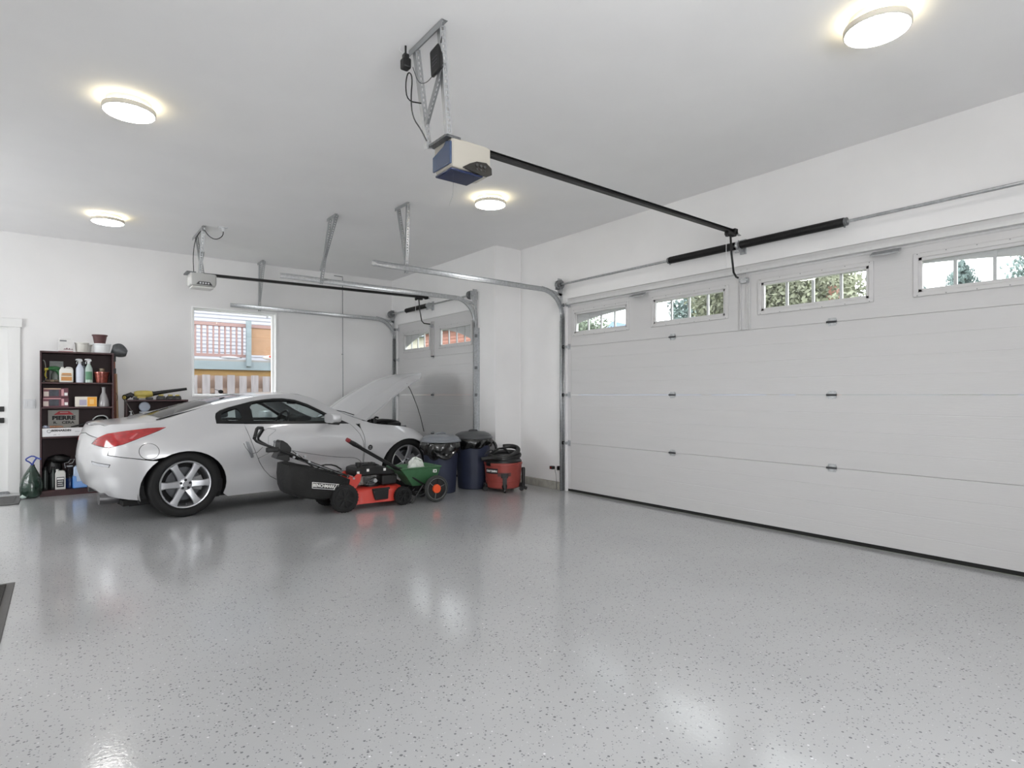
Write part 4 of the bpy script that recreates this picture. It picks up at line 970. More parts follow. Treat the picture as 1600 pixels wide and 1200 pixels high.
GRN = mat('green plastic', '#2f6a3c', .4); YEL = mat('yellow plastic', '#c9b944', .4)
MB(True).ball((-.065, 9.09, z+.172), (.062, .03, .026), 14, 8).tube([(-.12, 9.09, z+.165), (-.08, 9.09, z+.165), (-.03, 9.09, z+.15), (-.01, 9.09, z+.09)], [.018, .022, .022, .016], 9, smooth=1).build('gun_body', GRN, r)
MB(True).cyl((-.155, 9.085, z+.155), (-.115, 9.09, z+.165), .017, .012, 14).cyl((-.157, 9.084, z+.155), (-.150, 9.085, z+.155), .02, n=14).build('nozzle', YEL, r)
MB(True).tube([(-.14, 9.085, z+.14), (-.155, 9.085, z+.09), (-.135, 9.085, z+.05)], .006, 6, smooth=1).build('trigger', YEL, r)
MB(True).tube([(-.01, 9.09, z+.10), (-.0, 9.10, z+.05), (-.03, 9.10, z+.012), (-.08, 9.10, z+.012)], .012, 8, smooth=1).build('grip', GRN, r)
r = thing('glass_jar', 'hazy glass jar behind the green spray gun on the top shelf', 'jar', (-.045, 9.15, z))
MB(True).lathe([(0, 0), (.045, 0), (.05, .02), (.05, .10), (.036, .125), (.036, .14), (0, .14)], (-.045, 9.15, z), n=24).build('jar_body', mat('hazy glass', '#77807a', .25, coat=.4), r)
MB(True).cyl((-.045, 9.15, z+.14), (-.045, 9.15, z+.152), .038, n=20).build('lid', mat('lid grey', '#6b6f6c', .4), r)
for i, (x, cc) in enumerate(((-.125, '#6d5d4e'), (-.085, '#8a7a66'), (-.04, '#6b5a4c'))):
    o = MB().ball((0, 0, 0), (.026, .024, .018), 12, 8, .08).build('pebble', mat('stone '+cc, cc, .8), None, loc=(x, 9.055, z+.0165)); meta(o, ['dark brown stone at the left front of the top shelf', 'pale tan stone in the middle front of the top shelf', 'dark stone beside the white jug on the top shelf'][i], 'stone', 'stones on the top shelf')
def jug(name, label, x0, x1, y, z, h, m, lab, depth=.09, cat='jug', shape=0, lidm=None, handle=True):
    r = thing(name, label, cat, ((x0+x1)/2, y, z)); w_ = x1-x0; xc = (x0+x1)/2
    P = [(x0, z), (x1, z), (x1, z+h*.80), (x1-w_*.10, z+h*.90), (x1-w_*.28, z+h*.93), (x0+w_*.30, z+h*.93), (x0+w_*.22, z+h*.97), (x0+.01, z+h*.90), (x0, z+h*.78)]
    MB(True).prism(P, y-depth/2, y+depth/2, 'y').build('jug_body', m, r, bevel=.008)
    MB(True).cyl((x0+w_*.22, y, z+h*.93), (x0+w_*.22, y, z+h), .016, n=16).build('cap', lidm or m, r)
    if handle: MB(True).tube([(x0+w_*.45, y, z+h*.92), (x0+w_*.55, y, z+h*.985), (x1-w_*.15, y, z+h*.97), (x1-w_*.06, y, z+h*.84)], .009, 8, smooth=1).build('handle', m, r)
    for pi_, (a, c, d, e, pm) in enumerate(lab): MB(True).box(x0+w_*a, x0+w_*c, y-depth/2-.0012-.0005*pi_, y-depth/2, z+h*d, z+h*e).build('label_patch', pm, r)
    return r
ORL = mat('orange label', '#c98f52', .6); BRL = mat('brown label print', '#9a6c45', .6); CRL = mat('cream label', '#ddd2bc', .6)
jug('jug', 'white plastic jug with an orange label on the top shelf', -.015, .122, 9.06, z, .188, mat('jug white', '#e0dfda', .4), [(.10, .92, .10, .62, CRL), (.14, .90, .12, .36, ORL), (.16, .88, .44, .50, BRL), (.20, .84, .52, .60, ORL)])
def spray(name, label, x, y, z, r_, h, m, lab=None, trig='#c9cacc'):
    r = thing(name, label, 'spray bottle', (x, y, z), group='spray bottles on the top shelf')
    MB(True).lathe([(0, 0), (r_, 0), (r_, .005), (r_, h*.52), (r_*.92, h*.60), (r_*.42, h*.76), (r_*.36, h*.80), (0, h*.80)], (x, y, z), n=24, sy=.75).build('bottle', m, r)
    MB(True).cyl((x, y, z+h*.79), (x, y, z+h*.87), r_*.40, n=14).build('collar', mat('collar '+trig, trig, .4), r)
    MB(True).prism([(x-.045, z+h*.93), (x-.040, z+h*.985), (x-.01, z+h), (x+.022, z+h*.985), (x+.030, z+h*.90), (x+.010, z+h*.86), (x-.014, z+h*.87), (x-.020, z+h*.92)], y-.012, y+.012, 'y').build('spray_head', MATS['collar '+trig], r, bevel=.003)
    MB(True).tube([(x-.022, y, z+h*.90), (x-.034, y, z+h*.84), (x-.03, y, z+h*.78)], .0045, 6, smooth=1).build('trigger', MATS['collar '+trig], r)
    if lab is not None: 
        b = MB(True); b.grid(lambda u, v: (x+r_*1.01*math.cos(PI*(1.18+.64*u)), y+r_*.765*math.sin(PI*(1.18+.64*u)), z+h*(.12+.34*v)), 10, 2); b.build('label', lab, r, fix=False)
    return r
spray('spray_bottle', 'white spray bottle with a grey trigger head on the top shelf', .187, 9.05, z, .042, .296, mat('bluish white', '#ccd2e0', .35))
spray('spray_bottle', 'pale green tinted spray bottle with a green round label on the top shelf', .278, 9.05, z, .040, .300, mat('greenish clear', '#b3c4bd', .3), mat('green label', '#5a8a6c', .5), '#d8dadc')
spray('spray_bottle', 'dim grey spray bottle hidden behind the white one on the top shelf', .232, 9.17, z, .040, .27, mat('grey bottle', '#7f8790', .4), None, '#2b2c2e')
r = bucket('basket', 'copper coloured glass basket bowl at the right of the top shelf', .41, 9.07, z, .060, .078, .135, mat('copper glass', '#8a4438', .25, .3, coat=.5, noise=.35, nscale=30), 'bowl')
r = thing('glass_jar', 'brown lidded jar standing inside the copper bowl on the top shelf', 'jar', (.415, 9.10, z+.006))
MB(True).lathe([(0, 0), (.030, 0), (.034, .02), (.034, .14), (.028, .155), (0, .155)], (.415, 9.085, z+.006), n=20).build('jar_body', mat('amber jar', '#7a6a58', .3, coat=.4), r)
MB(True).cyl((.415, 9.085, z+.160), (.415, 9.085, z+.182), .032, n=18).build('lid', mat('bronze lid', '#8a7f6d', .4, .4), r)
# second shelf (1.073)
z = 1.073
DKB = mat('dark carton', '#3c3f47', .6, noise=.3, nscale=25); PLM = mat('plum carton', '#6b3f4a', .6)
for i, (z0, lb) in enumerate(((1.073, 'lower jar carton of the two stacked on the second shelf'), (1.190, 'upper jar carton of the two stacked on the second shelf'))):
    c = carton('jar_carton', lb, -.172+.004*i, .076-.003*i, 9.0, 9.18, z0+.001, z0+.112, PLM, prints=[(.02, .22, .10, .62, mat('light carton print', '#c2b6ae', .7)), (.24, .62, .12, .80, DKB), (.72, .82, .16, .88, PKP), (.84, .97, .18, .50, WINK), (.02, .70, .86, .98, mat('tan edge', '#b7a08a', .7) if i else PKP)], group='jar cartons stacked on the second shelf')
c = carton('tissue_box', 'white and orange tissue box on the second shelf', .138, .360, 9.02, 9.13, z+.001, z+.124, mat('tissue white', '#e2dcd2', .6), prints=[(.56, .99, .03, .97, mat('orange tissue print', '#eda93f', .6)), (.20, .52, .15, .70, mat('lilac print', '#b4aec2', .7)), (.66, .86, .25, .75, mat('light orange print', '#f2c67c', .6))])
r = thing('glass_carafe', 'clear glass carafe with a narrow neck on the second shelf', 'carafe', (.432, 9.08, z))
MB(True).lathe([(0, 0), (.058, 0), (.060, .01), (.054, .07), (.036, .14), (.020, .18), (.020, .225), (.024, .245)], (.432, 9.08, z), n=28).build('carafe_glass', mat('frosted carafe glass', '#a5a3a4', .2, coat=.6), r)
MB(True).lathe([(.0, .004), (.050, .004), (.049, .035), (0, .035)], (.432, 9.08, z), n=24).build('contents', mat('grey contents', '#8c8a8a', .6), r)
# third shelf (.717)
z = .717
r = thing('sign', 'grey sign with a red roof emblem and black lettering on the third shelf', 'sign', (.028, 9.22, z))
MB(True).box(-.125, .180, 9.215, 9.225, z, z+.315).build('sign_board', mat('sign grey', '#b4b2ac', .6), r, bevel=.001)
RR = mat('sign red', '#c2343a', .5); RW = mat('sign white', '#d9d5cf', .6)
MB(True).prism([(-.072, .972), (-.018, 1.016), (.082, 1.016), (.132, .972)], 9.2125, 9.215, 'y').build('roof_emblem', RR, r)
MB(True).prism([(-.012, .998), (-.004, 1.005), (.068, 1.005), (.076, .998)], 9.2110, 9.2125, 'y').build('roof_emblem_stripe', RW, r)
text('PIERRE', 'lettering', .066, BLK, r, (.030, 9.2118, .932), align='CENTER', bold=.0032, sx=1.18)
text('R.   CERA', 'lettering', .042, BLK, r, (.030, 9.2118, .875), align='CENTER', bold=.0012, sx=1.2)
c = carton('jar_carton', 'long white carton with black lettering on the third shelf', -.178, .228, 8.99, 9.13, z+.001, z+.100, mat('white glossy carton', '#e1e1e3', .4), lid=False)
text('BERNARDIN', 'lettering', .033, BLK, c, (.005, 8.9885, z+.072), align='CENTER', bold=.0012, sx=1.05)
text('250 ml', 'lettering', .016, GREYP, c, (.16, 8.9885, z+.055), align='CENTER'); text('JARS  ·  12', 'lettering', .014, GREYP, c, (-.04, 8.9885, z+.022), align='CENTER') 
MB(True).lathe([(.016, 0), (.021, 0), (.021, .0010), (.016, .0010)], (-.112, 8.9875, z+.066), n=20, axis='y').build('printed_ring', GREYP, c)
o = thing('cloth_bundle', 'crumpled white and blue cloth on the left of the white carton', 'cloth', (-.15, 9.06, z+.101))
MB(True).ball((-.148, 9.06, z+.118), (.030, .03, .016), 12, 8, .18).build('fold', mat('white blue cloth', '#bfc8dc', .8, noise=.3, nscale=60), o); MB(True).ball((-.118, 9.05, z+.113), (.020, .02, .011), 10, 6, .2).build('fold', mat('grey cloth', '#9aa2b4', .8), o)
o = thing('work_glove', 'tan leather glove lying on the white carton', 'glove', (-.04, 9.05, z+.101))
b = MB(True).ball((-.055, 9.06, z+.116), (.045, .035, .014), 14, 8, .06)
for k in range(4): b.tube([(-.03, 9.045+.014*k, z+.116), (.0, 9.04+.016*k, z+.118), (.025-.004*abs(k-1), 9.035+.018*k, z+.110)], [.009, .008, .006], 7, smooth=1)
b.tube([(-.07, 9.04, z+.115), (-.045, 9.02, z+.116), (-.02, 9.012, z+.112)], [.009, .008, .006], 7, smooth=1); b.build('glove_body', mat('tan leather', '#a57b5f', .7, noise=.2, nscale=40), o)
MB(True).tube([(-.105, 9.06, z+.106), (-.105, 9.06, z+.126)], .018, 10).build('cuff', mat('orange cuff', '#d0834c', .7), o)
o = thing('hand_tool', 'long dark gun handle lying across the third shelf', 'tool', (.2, 9.1, z+.11))
MB(True).tube([(.10, 9.10, z+.108), (.17, 9.10, z+.122), (.245, 9.09, z+.140), (.262, 9.09, z+.143)], [.006, .010, .013, .010], 8, smooth=1).build('shaft', BLKP, o)
MB(True).cyl((.245, 9.09, z+.139), (.262, 9.09, z+.143), .0145, n=12).build('end_ring', GALVD, o)
bucket('flower_pot', 'orange clay pot with a white rim at the right of the third shelf', .335, 9.05, z, .050, .064, .158, mat('orange clay', '#c07848', .6), 'flower pot')
MB(True).lathe([(.062, .135), (.0725, .140), (.0725, .162), (.060, .162)], (.335, 9.05, z), n=32).build('white_rim', mat('rim white', '#dcdad4', .5), bpy.data.objects['flower_pot.002'], label='white glazed rim')
o = thing('plastic_bag', 'clear plastic wrapped black bundle behind the clay pot on the third shelf', 'bag', (.42, 9.14, z))
MB(True).ball((.405, 9.16, z+.15), (.085, .06, .10), 18, 12, .08).ball((.40, 9.15, z+.05), (.07, .06, .052), 14, 8, .05).build('bundle', mat('black film', '#161616', .15, coat=.8, bump=.8, bscale=50), o)
MB(True).tube([(.32, 9.13, z+.19), (.36, 9.10, z+.235), (.43, 9.10, z+.245), (.475, 9.11, z+.215), (.48, 9.12, z+.17)], .008, 6, smooth=2).build('bag_fold', mat('clear film', '#c9cccd', .2, coat=.6), o)
# bottom shelf (.07)
z = .070
DKG = mat('dark bottle', '#1f2423', .3, coat=.3)
for i, x in enumerate((-.150, -.075)):
    r = thing('oil_bottle', ['dark bottle at the far left of the bottom shelf', 'dark bottle beside the white one on the bottom shelf'][i], 'bottle', (x, 9.08, z), group='dark bottles on the bottom shelf')
    MB(True).lathe([(0, 0), (.034, 0), (.036, .01), (.036, .19), (.02, .235), (.014, .24), (.014, .26), (0, .26)], (x, 9.08, z), n=20).build('bottle_body', DKG, r); MB(True).cyl((x, 9.08, z+.258), (x, 9.08, z+.278), .016, n=14).build('cap', BLKP, r)
    MB(True).box(x-.004, x+.004, 9.0425, 9.044, z+.03, z+.24).build('level_stripe', mat('stripe grey', '#66706c', .4), r)
r = thing('garbage_bag', 'black plastic bag slumped at the back left of the bottom shelf', 'bag', (-.07, 9.18, z))
MB(True).ball((-.08, 9.18, z+.20), (.10, .06, .20), 18, 12, .06).ball((-.02, 9.17, z+.36), (.12, .06, .055), 16, 8, .08).build('bag_body', mat('black bag', '#0b0b0c', .35, bump=.5, bscale=25), r)
r = jug('oil_bottle', 'white bottle with a black and white label on the bottom shelf', -.055, .048, 9.045, z, .245, mat('bottle white', '#d9d8d4', .4), [(.14, .86, .12, .62, BLKT), (.18, .82, .50, .58, WINK), (.24, .76, .40, .44, WINK), (.24, .70, .30, .33, WINK), (.24, .76, .20, .23, WINK)], .07, 'bottle', handle=False)
r = thing('water_bottle', 'clear plastic container with blue contents and a wire handle on the bottom shelf', 'container', (.09, 9.12, z))
MB(True).lathe([(0, 0), (.052, 0), (.052, .12), (0, .12)], (.088, 9.13, z), n=24).build('blue_contents', mat('blue contents', '#20407e', .3, coat=.4), r)
MB(True).lathe([(.053, 0), (.054, .18), (.045, .21), (.03, .235), (.03, .26)], (.088, 9.13, z), n=24).build('container_wall', glass('container plastic', (.75, .78, .82, 1), 1.4), r)
MB(True).tube([(.045, 9.10, z+.25), (.035, 9.09, z+.31), (.075, 9.08, z+.32), (.095, 9.08, z+.355), (.135, 9.09, z+.355), (.115, 9.09, z+.31), (.08, 9.09, z+.30)], .004, 6).build('wire_handle', GALV, r)
MB(True).cyl((.088, 9.13, z+.26), (.088, 9.13, z+.275), .032, n=18).build('cap', mat('cap pale', '#b9bcc0', .4), r)
r = thing('washer_fluid_jug', 'large pale blue fluid jug on the bottom shelf behind the car bumper', 'jug', (.19, 9.08, z))
MB(True).prism([(.115, z), (.265, z), (.265, z+.24), (.235, z+.275), (.15, z+.275), (.125, z+.255)], 9.02, 9.15, 'y').build('jug_body', mat('pale blue plastic', '#b6c9e4', .35, coat=.3), r, bevel=.012)
MB(True).prism([(.1145, z), (.2655, z), (.2655, z+.095), (.16, z+.085), (.155, z+.15), (.1145, z+.155)], 9.018, 9.151, 'y').build('blue_fluid', mat('blue fluid', '#3f86d6', .3, coat=.3), r, bevel=.008)
MB(True).cyl((.225, 9.08, z+.27), (.225, 9.08, z+.30), .018, n=14).build('cap', mat('blue cap', '#2d5fb0', .4), r)

# garbage bag beside the bookcase
r = thing('garbage_bag', 'full dark green garbage bag with blue ties standing left of the bookcase', 'bag', (-.29, 9.0, 0))
random.seed(3); b = MB(True); n = 22; m = 14; vs = []
prof = [(.0, .0), (.075, .004), (.098, .03), (.108, .08), (.108, .13), (.102, .18), (.090, .23), (.070, .28), (.045, .33), (.024, .37), (.016, .395)]
for k, (rr, zz) in enumerate(prof):
    for i in range(n):
        t = 2*PI*i/n; q = 1+.10*math.sin(5*t+k*.6)*(.3+.7*k/len(prof))+random.uniform(-.04, .04)*(0 < k)
        vs.append((-.285+rr*q*math.cos(t)+.02*k/10, 9.0+rr*q*math.sin(t), zz))
b.add(vs, [(k*n+i, k*n+(i+1) % n, (k+1)*n+(i+1) % n, (k+1)*n+i) for k in range(len(prof)-1) for i in range(n)]); b.build('bag_body', mat('dark green film', '#25392f', .22, coat=.6, noise=.35, nscale=14, bump=1., bscale=18), r, angle=60)
MB(True).tube([(-.268, 8.99, .385), (-.285, 8.98, .42), (-.335, 8.97, .455), (-.30, 8.97, .485), (-.265, 8.97, .50), (-.225, 8.98, .475), (-.255, 8.98, .43), (-.266, 8.99, .39)], .0085, 6, smooth=1).tube([(-.235, 8.98, .48), (-.205, 8.965, .462), (-.185, 8.96, .458)], .009, 6).build('blue_tie', mat('blue tie film', '#3d4fa0', .35), r)
MB(True).ball((-.345, 8.93, .03), (.035, .02, .022), 10, 6, .2).build('torn_corner', mat('pale film', '#b9c7c2', .4), r)

# ------------------------------------------------------------------ low shelf unit behind the car
LX0, LX1, LY0, LY1 = .672, 1.392, 9.14, 9.42
r = thing('low_shelf', 'low dark mahogany shelf unit behind the silver car, under the leaf blower', 'shelf unit', ((LX0+LX1)/2, 9.28, 0))
for x in (LX0, LX1-.018): MB(True).box(x, x+.018, LY0, LY1, 0, 1.135).build('side_panel', WOOD, r, bevel=.0015)
MB(True).box(LX0, LX1, LY0-.002, LY1, 1.135, 1.155).build('top_board', WOOD, r, bevel=.0015)
for z in (.885, .48, .07): MB(True).box(LX0+.018, LX1-.018, LY0+.003, LY1-.006, z-.018, z).build('shelf', WOOD, r)
MB(True).box(LX0+.018, LX1-.018, LY1-.006, LY1, .02, 1.135).build('back_panel', MATS['dark back panel'], r)
r = thing('leaf_blower', 'yellow and black leaf blower lying on the low shelf unit', 'leaf blower', (.9, 9.24, 1.155))
YB_ = mat('blower yellow', '#bcab56', .4, noise=.08, nscale=20)
MB(True).lathe([(.0, -.10), (.030, -.10), (.040, -.07), (.046, -.02), (.046, .05), (.038, .10), (.030, .115), (0, .115)], (.87, 9.22, 1.232), n=20, axis='x').build('fan_housing', YB_, r)
MB(True).tube([(.98, 9.22, 1.235), (1.05, 9.22, 1.248), (1.17, 9.22, 1.270), (1.385, 9.22, 1.303)], [.030, .026, .022, .018], 14).build('blower_tube', BLKP, r)
MB(True).tube([(.975, 9.22, 1.235), (.99, 9.22, 1.238)], .034, 14).build('tube_collar', BLKP, r)
MB(True).tube([(.76, 9.22, 1.20), (.73, 9.22, 1.225), (.70, 9.22, 1.205), (.675, 9.22, 1.19)], [.03, .032, .034, .034], 12).build('rear_grip', BLKP, r)
MB(True).cyl((.675, 9.20, 1.188), (.66, 9.185, 1.186), .038, n=18).build('battery_end', BLKP, r, bevel=.004)
MB(True).cyl((.668, 9.188, 1.187), (.656, 9.176, 1.186), .022, n=16).build('yellow_knob', YB_, r)
MB(True).box(.90, .985, 9.19, 9.25, 1.157, 1.185).box(.76, .82, 9.19, 9.25, 1.157, 1.19).build('stand_foot', BLKP, r, bevel=.006)
MB(True).box(.80, .90, 9.185, 9.255, 1.175, 1.20).build('trigger_guard', YB_, r, bevel=.006)
for i, (x, w_) in enumerate(((1.075, .055), (1.185, .050), (1.270, .048))):
    r = thing('battery', ['black and yellow tool battery, first to the right of the blower body', 'black and yellow tool battery, middle of three under the blower tube', 'black and yellow tool battery, right one of three under the blower tube'][i], 'battery', (x, 9.2, 1.155), group='tool batteries on the low shelf')
    MB(True).prism([(x-w_, 1.156), (x+w_, 1.156), (x+w_*.9, 1.185), (x+w_*.72, 1.205), (x-w_*.72, 1.205), (x-w_*.92, 1.185)], 9.17, 9.25, 'y').build('battery_case', BLKP, r, bevel=.005)
    MB(True).box(x-w_*.5, x+w_*.5, 9.18, 9.24, 1.205, 1.225).build('terminal_block', YB_, r, bevel=.004)
    MB(True).box(x-w_*.35, x+w_*.35, 9.1685, 9.17, 1.165, 1.178).build('badge', mat('battery badge', '#4f4b45', .5), r)
r = thing('canister', 'white canister with an open round lid inside the low shelf unit', 'canister', (.893, 9.26, .885))
MB(True).lathe([(0, 0), (.062, 0), (.064, .02), (.064, .115), (0, .115)], (.893, 9.24, .886), n=28).build('canister_body', mat('white canister', '#cfd5de', .4), r)
MB(True).lathe([(.0, -.006), (.058, -.006), (.066, .0), (.066, .012), (.058, .016), (.05, .004), (0, .002)], (.889, 9.235, 1.062), n=32, axis='y').build('open_lid', mat('lid bluish', '#a9b3c4', .35), r)
r = thing('soap_bottle', 'white pump soap bottle in the left corner of the low shelf unit', 'bottle', (.735, 9.2, .885))
MB(True).lathe([(0, 0), (.030, 0), (.031, .01), (.031, .055), (.012, .07), (0, .07)], (.733, 9.19, .886), n=20).build('bottle_body', WPL, r)
MB(True).cyl((.733, 9.19, .955), (.733, 9.19, 1.005), .006, n=10).prism([(.712, .995), (.750, 1.0), (.750, 1.012), (.712, 1.006)], 9.183, 9.197, 'y').cyl((.733, 9.19, .955), (.733, 9.19, .968), .014, n=12).build('pump', WPL, r)
r = thing('strap', 'thin grey strap hanging diagonally from the leaf blower down the low shelf front', 'strap', (.70, 9.1, 1.15))
MB(True).tube([(.664, 9.15, 1.165), (.672, 9.125, 1.13), (.73, 9.128, 1.02), (.80, 9.13, .895)], .0045, 5).build('webbing', mat('strap grey', '#77726f', .7), r)
MB(True).cbox((.672, 9.125, 1.125), (.016, .01, .02)).build('buckle', BLKP, r)

# ------------------------------------------------------------------ lawn mower
def wheel_small(parent, x, y, z, r_, w_, spokes=8, hubm=None, name='wheel', m=None, s=-1):
    b = MB(True).lathe([(r_*.70, -.5*w_), (r_*.92, -.5*w_), (r_, -.32*w_), (r_, .32*w_), (r_*.92, .5*w_), (r_*.70, .5*w_)], (x, y, z), n=32, axis='y')
    k = 28
    for i in range(k):
        t = 2*PI*i/k; b.cbox((x+math.cos(t)*r_, y, z+math.sin(t)*r_), (.010, w_*.8, .006), Matrix.Rotation(-t+PI/2, 3, 'Y'))
    wv = b.build(name, m or RUB, parent)
    MB(True).lathe([(0, 0), (r_*.72, 0), (r_*.72, .012), (0, .012)], (x, y+s*w_*.18, z), n=28, axis='y').build('wheel_disc', BLKP, wv)
    MB(True).lathe([(r_*.66, 0), (r_*.74, 0), (r_*.74, .02), (r_*.66, .02)], (x, y+s*(w_*.5)-.010, z), n=28, axis='y').build('wheel_lip', BLKP, wv)
    for i in range(spokes):
        t = 2*PI*i/spokes+.2; c_, s_ = math.cos(t), math.sin(t)
        MB(True).cbox((x+c_*r_*.42, y+s*w_*.36, z+s_*r_*.42), (r_*.56, .014, r_*.11), Matrix.Rotation(-t, 3, 'Y')).build('wheel_spoke', BLKP, wv, bevel=.002)
    MB(True).cyl((x, y, z), (x, y+s*(w_*.5+.006), z), r_*.16, n=18).build('wheel_hub', hubm or BLKP, wv, bevel=.002)
    return wv
mw = thing('lawn_mower', 'red and black petrol lawn mower with a black grass bag beside the car', 'lawn mower', (2.55, 6.12, 0))
BAGM = mat('grass bag fabric', '#101010', .75, bump=.5, bscale=30)
bagp = [(1.775, .525), (1.765, .42), (1.775, .30), (1.80, .235), (1.86, .205), (2.0, .165), (2.15, .145), (2.28, .165), (2.40, .24), (2.42, .33), (2.30, .385), (2.15, .435), (2.02, .475), (1.90, .52), (1.84, .535)]
n = len(bagp); b = MB(True); vs = []
ys = [(5.905, .86), (5.93, .96), (5.97, 1.0), (6.14, 1.03), (6.30, 1.0), (6.34, .96), (6.365, .86)]
cx, cz = 2.08, .33
for y, q in ys: vs += [(cx+(p-cx)*q, y, cz+(z-cz)*q) for p, z in bagp]
b.add(vs, [(i*n+j, (i+1)*n+j, (i+1)*n+(j+1) % n, i*n+(j+1) % n) for i in range(len(ys)-1) for j in range(n)] + [tuple(range(n)), tuple((len(ys)-1)*n+j for j in range(n-1, -1, -1))])
bagc = b.build('grass_bag', BAGM, mw, angle=50)
MB(True).tube([(1.78, 5.95, .52), (1.90, 5.95, .53), (2.15, 5.95, .44), (2.38, 5.95, .37)], .007, 6, smooth=1).build('bag_frame', BLKM, bagc)
MB(True).tube([(2.10, 6.05, .46), (2.16, 6.05, .495), (2.28, 6.05, .485), (2.36, 6.05, .43)], .008, 6, smooth=1).build('bag_handle', BLKM, bagc)
# brand label on the bag, slanting with the panel
a = math.radians(-9.5); xd = (math.cos(a), 0, math.sin(a)); zd = (-math.sin(a), 0, math.cos(a))
def lp(u, v): return (1.99+u*xd[0]+v*zd[0], .285+u*xd[2]+v*zd[2])
lb = MB(True).prism([lp(.008, .0), lp(.272, 0), lp(.280, .062), lp(.0, .062)], 5.899, 5.905, 'y').build('brand_label', WINK, bagc)
MB(True).prism([lp(.0125, .0055), lp(.268, .0055), lp(.2745, .0565), lp(.006, .0565)], 5.8975, 5.899, 'y').build('label_field', BLK, lb)
MB(True).prism([lp(.228, .0055), lp(.236, .0055), lp(.262, .0565), lp(.254, .0565)], 5.8965, 5.8975, 'y').build('label_slash', WINK, lb)
o_ = lp(.124, .031); text('BENCHMARK', 'lettering', .044, WINK, lb, (o_[0], 5.8968, o_[1]), xdir=xd, zdir=zd, align='CENTER', bold=.0014, sx=.86)
# deck
b = MB(True); outer = []
dk = [(2.40, .0), (2.46, .035), (2.60, .04), (2.75, .03), (2.88, .015), (2.97, .06), (3.02, .14)]
def deck_loop(z, inset):
    P = []
    for x, q in dk: P.append((x, 5.93+q*.8+inset))
    P += [(3.08-inset, 6.08), (3.08-inset, 6.26)]
    for x, q in dk[::-1]: P.append((x, 6.40-q*.8-inset))
    return [(x, y, z) for x, y in P]
rings = [deck_loop(.055, -.004), deck_loop(.06, 0), deck_loop(.17, .004), deck_loop(.195, .02), deck_loop(.215, .07), deck_loop(.22, .14)]
m = len(rings[0]); b.add([v for q in rings for v in q], [(i*m+j, i*m+(j+1) % m, (i+1)*m+(j+1) % m, (i+1)*m+j) for i in range(len(rings)-1) for j in range(m)] + [tuple((len(rings)-1)*m+j for j in range(m))])
b.build('mower_deck', RED, mw, angle=40)
MB(True).prism([(2.66, .19), (2.69, .085), (2.84, .085), (2.85, .20)], 5.925, 5.955, 'y').build('side_discharge_flap', BLKP, mw, bevel=.008)
MB(True).tube([(2.66, 5.94, .20), (2.86, 5.94, .20)], .012, 8).build('flap_hinge', BLKP, mw)
MB(True).prism([(2.30, .10), (2.44, .10), (2.50, .22), (2.52, .30), (2.44, .30), (2.36, .26)], 6.0, 6.34, 'y').build('rear_chute', BLKP, mw, bevel=.01)
for y in (5.985, 6.345):
    MB(True).prism([(2.38, .30), (2.42, .37), (2.47, .345), (2.51, .38), (2.555, .37), (2.54, .30), (2.50, .24), (2.47, .20), (2.45, .25)], y-.012, y+.012, 'y').build('handle_bracket', RED, mw, bevel=.004)
    MB(True).cyl((2.465, y-.02, .335), (2.465, y+.02, .335), .012, n=10).build('bracket_bolt', GALV, mw)
# engine
MB(True).cyl((2.73, 6.16, .20), (2.73, 6.16, .28), .12, n=28).build('engine_base', BLKM, mw)
MB(True).box(2.55, 2.70, 6.05, 6.22, .24, .345).build('engine_block', mat('cast alloy', '#8f8b86', .5, .6, noise=.3, nscale=40), mw, bevel=.01)
for k in range(5): MB(True).box(2.60, 2.72, 6.00, 6.05, .25+k*.018, .256+k*.018).build('cooling_fin', GALVD, mw)
MB(True).prism([(2.50, .34), (2.50, .43), (2.56, .445), (2.72, .45), (2.86, .425), (2.95, .375), (2.97, .335), (2.90, .33), (2.72, .345)], 6.00, 6.30, 'y').build('engine_shroud', BLKP, mw, bevel=.018)
MB(True).prism([(2.60, .447), (2.63, .465), (2.76, .465), (2.82, .44)], 6.08, 6.26, 'y').build('recoil_cover', BLKP, mw, bevel=.012)
for k in range(5): MB(True).box(2.62+k*.035, 2.635+k*.035, 6.12, 6.22, .463, .469).build('vent_slat', BLKM, mw)
MB(True).box(2.80, 2.985, 6.00, 6.16, .225, .335).build('air_filter_box', BLKP, mw, bevel=.018)
MB(True).cyl((2.545, 6.05, .43), (2.545, 6.05, .455), .018, n=14).cyl((2.545, 6.05, .455), (2.545, 6.05, .492), .030, n=18).build('fuel_cap', BLKP, mw, bevel=.003)
for x, z in ((2.525, .385), (2.635, .405), (2.83, .40)): MB(True).box(x-.014, x+.014, 5.997, 6.0, z-.014, z+.014).build('warning_sticker', WINK, mw)
MB(True).cyl((2.72, 5.99, .29), (2.72, 6.04, .29), .024, n=14).build('spark_cap', GALV, mw); MB(True).ball((2.99, 6.05, .30), (.03, .03, .035), 12, 8).tube([(2.99, 6.03, .30), (3.03, 6.02, .26)], [.016, .010], 8).build('primer_housing', GALV, mw)
MB(True).tube([(2.62, 5.99, .26), (2.66, 5.98, .31), (2.72, 5.985, .33), (2.76, 5.99, .27)], .006, 6, smooth=1).build('fuel_line', BLKM, mw)
wheel_small(mw, 2.335, 5.905, .146, .145, .055, 8); wheel_small(mw, 2.335, 6.40, .146, .145, .055, 8, s=1)
wheel_small(mw, 3.015, 5.925, .102, .101, .05, 8); wheel_small(mw, 3.02, 6.36, .102, .101, .05, 8, s=1)
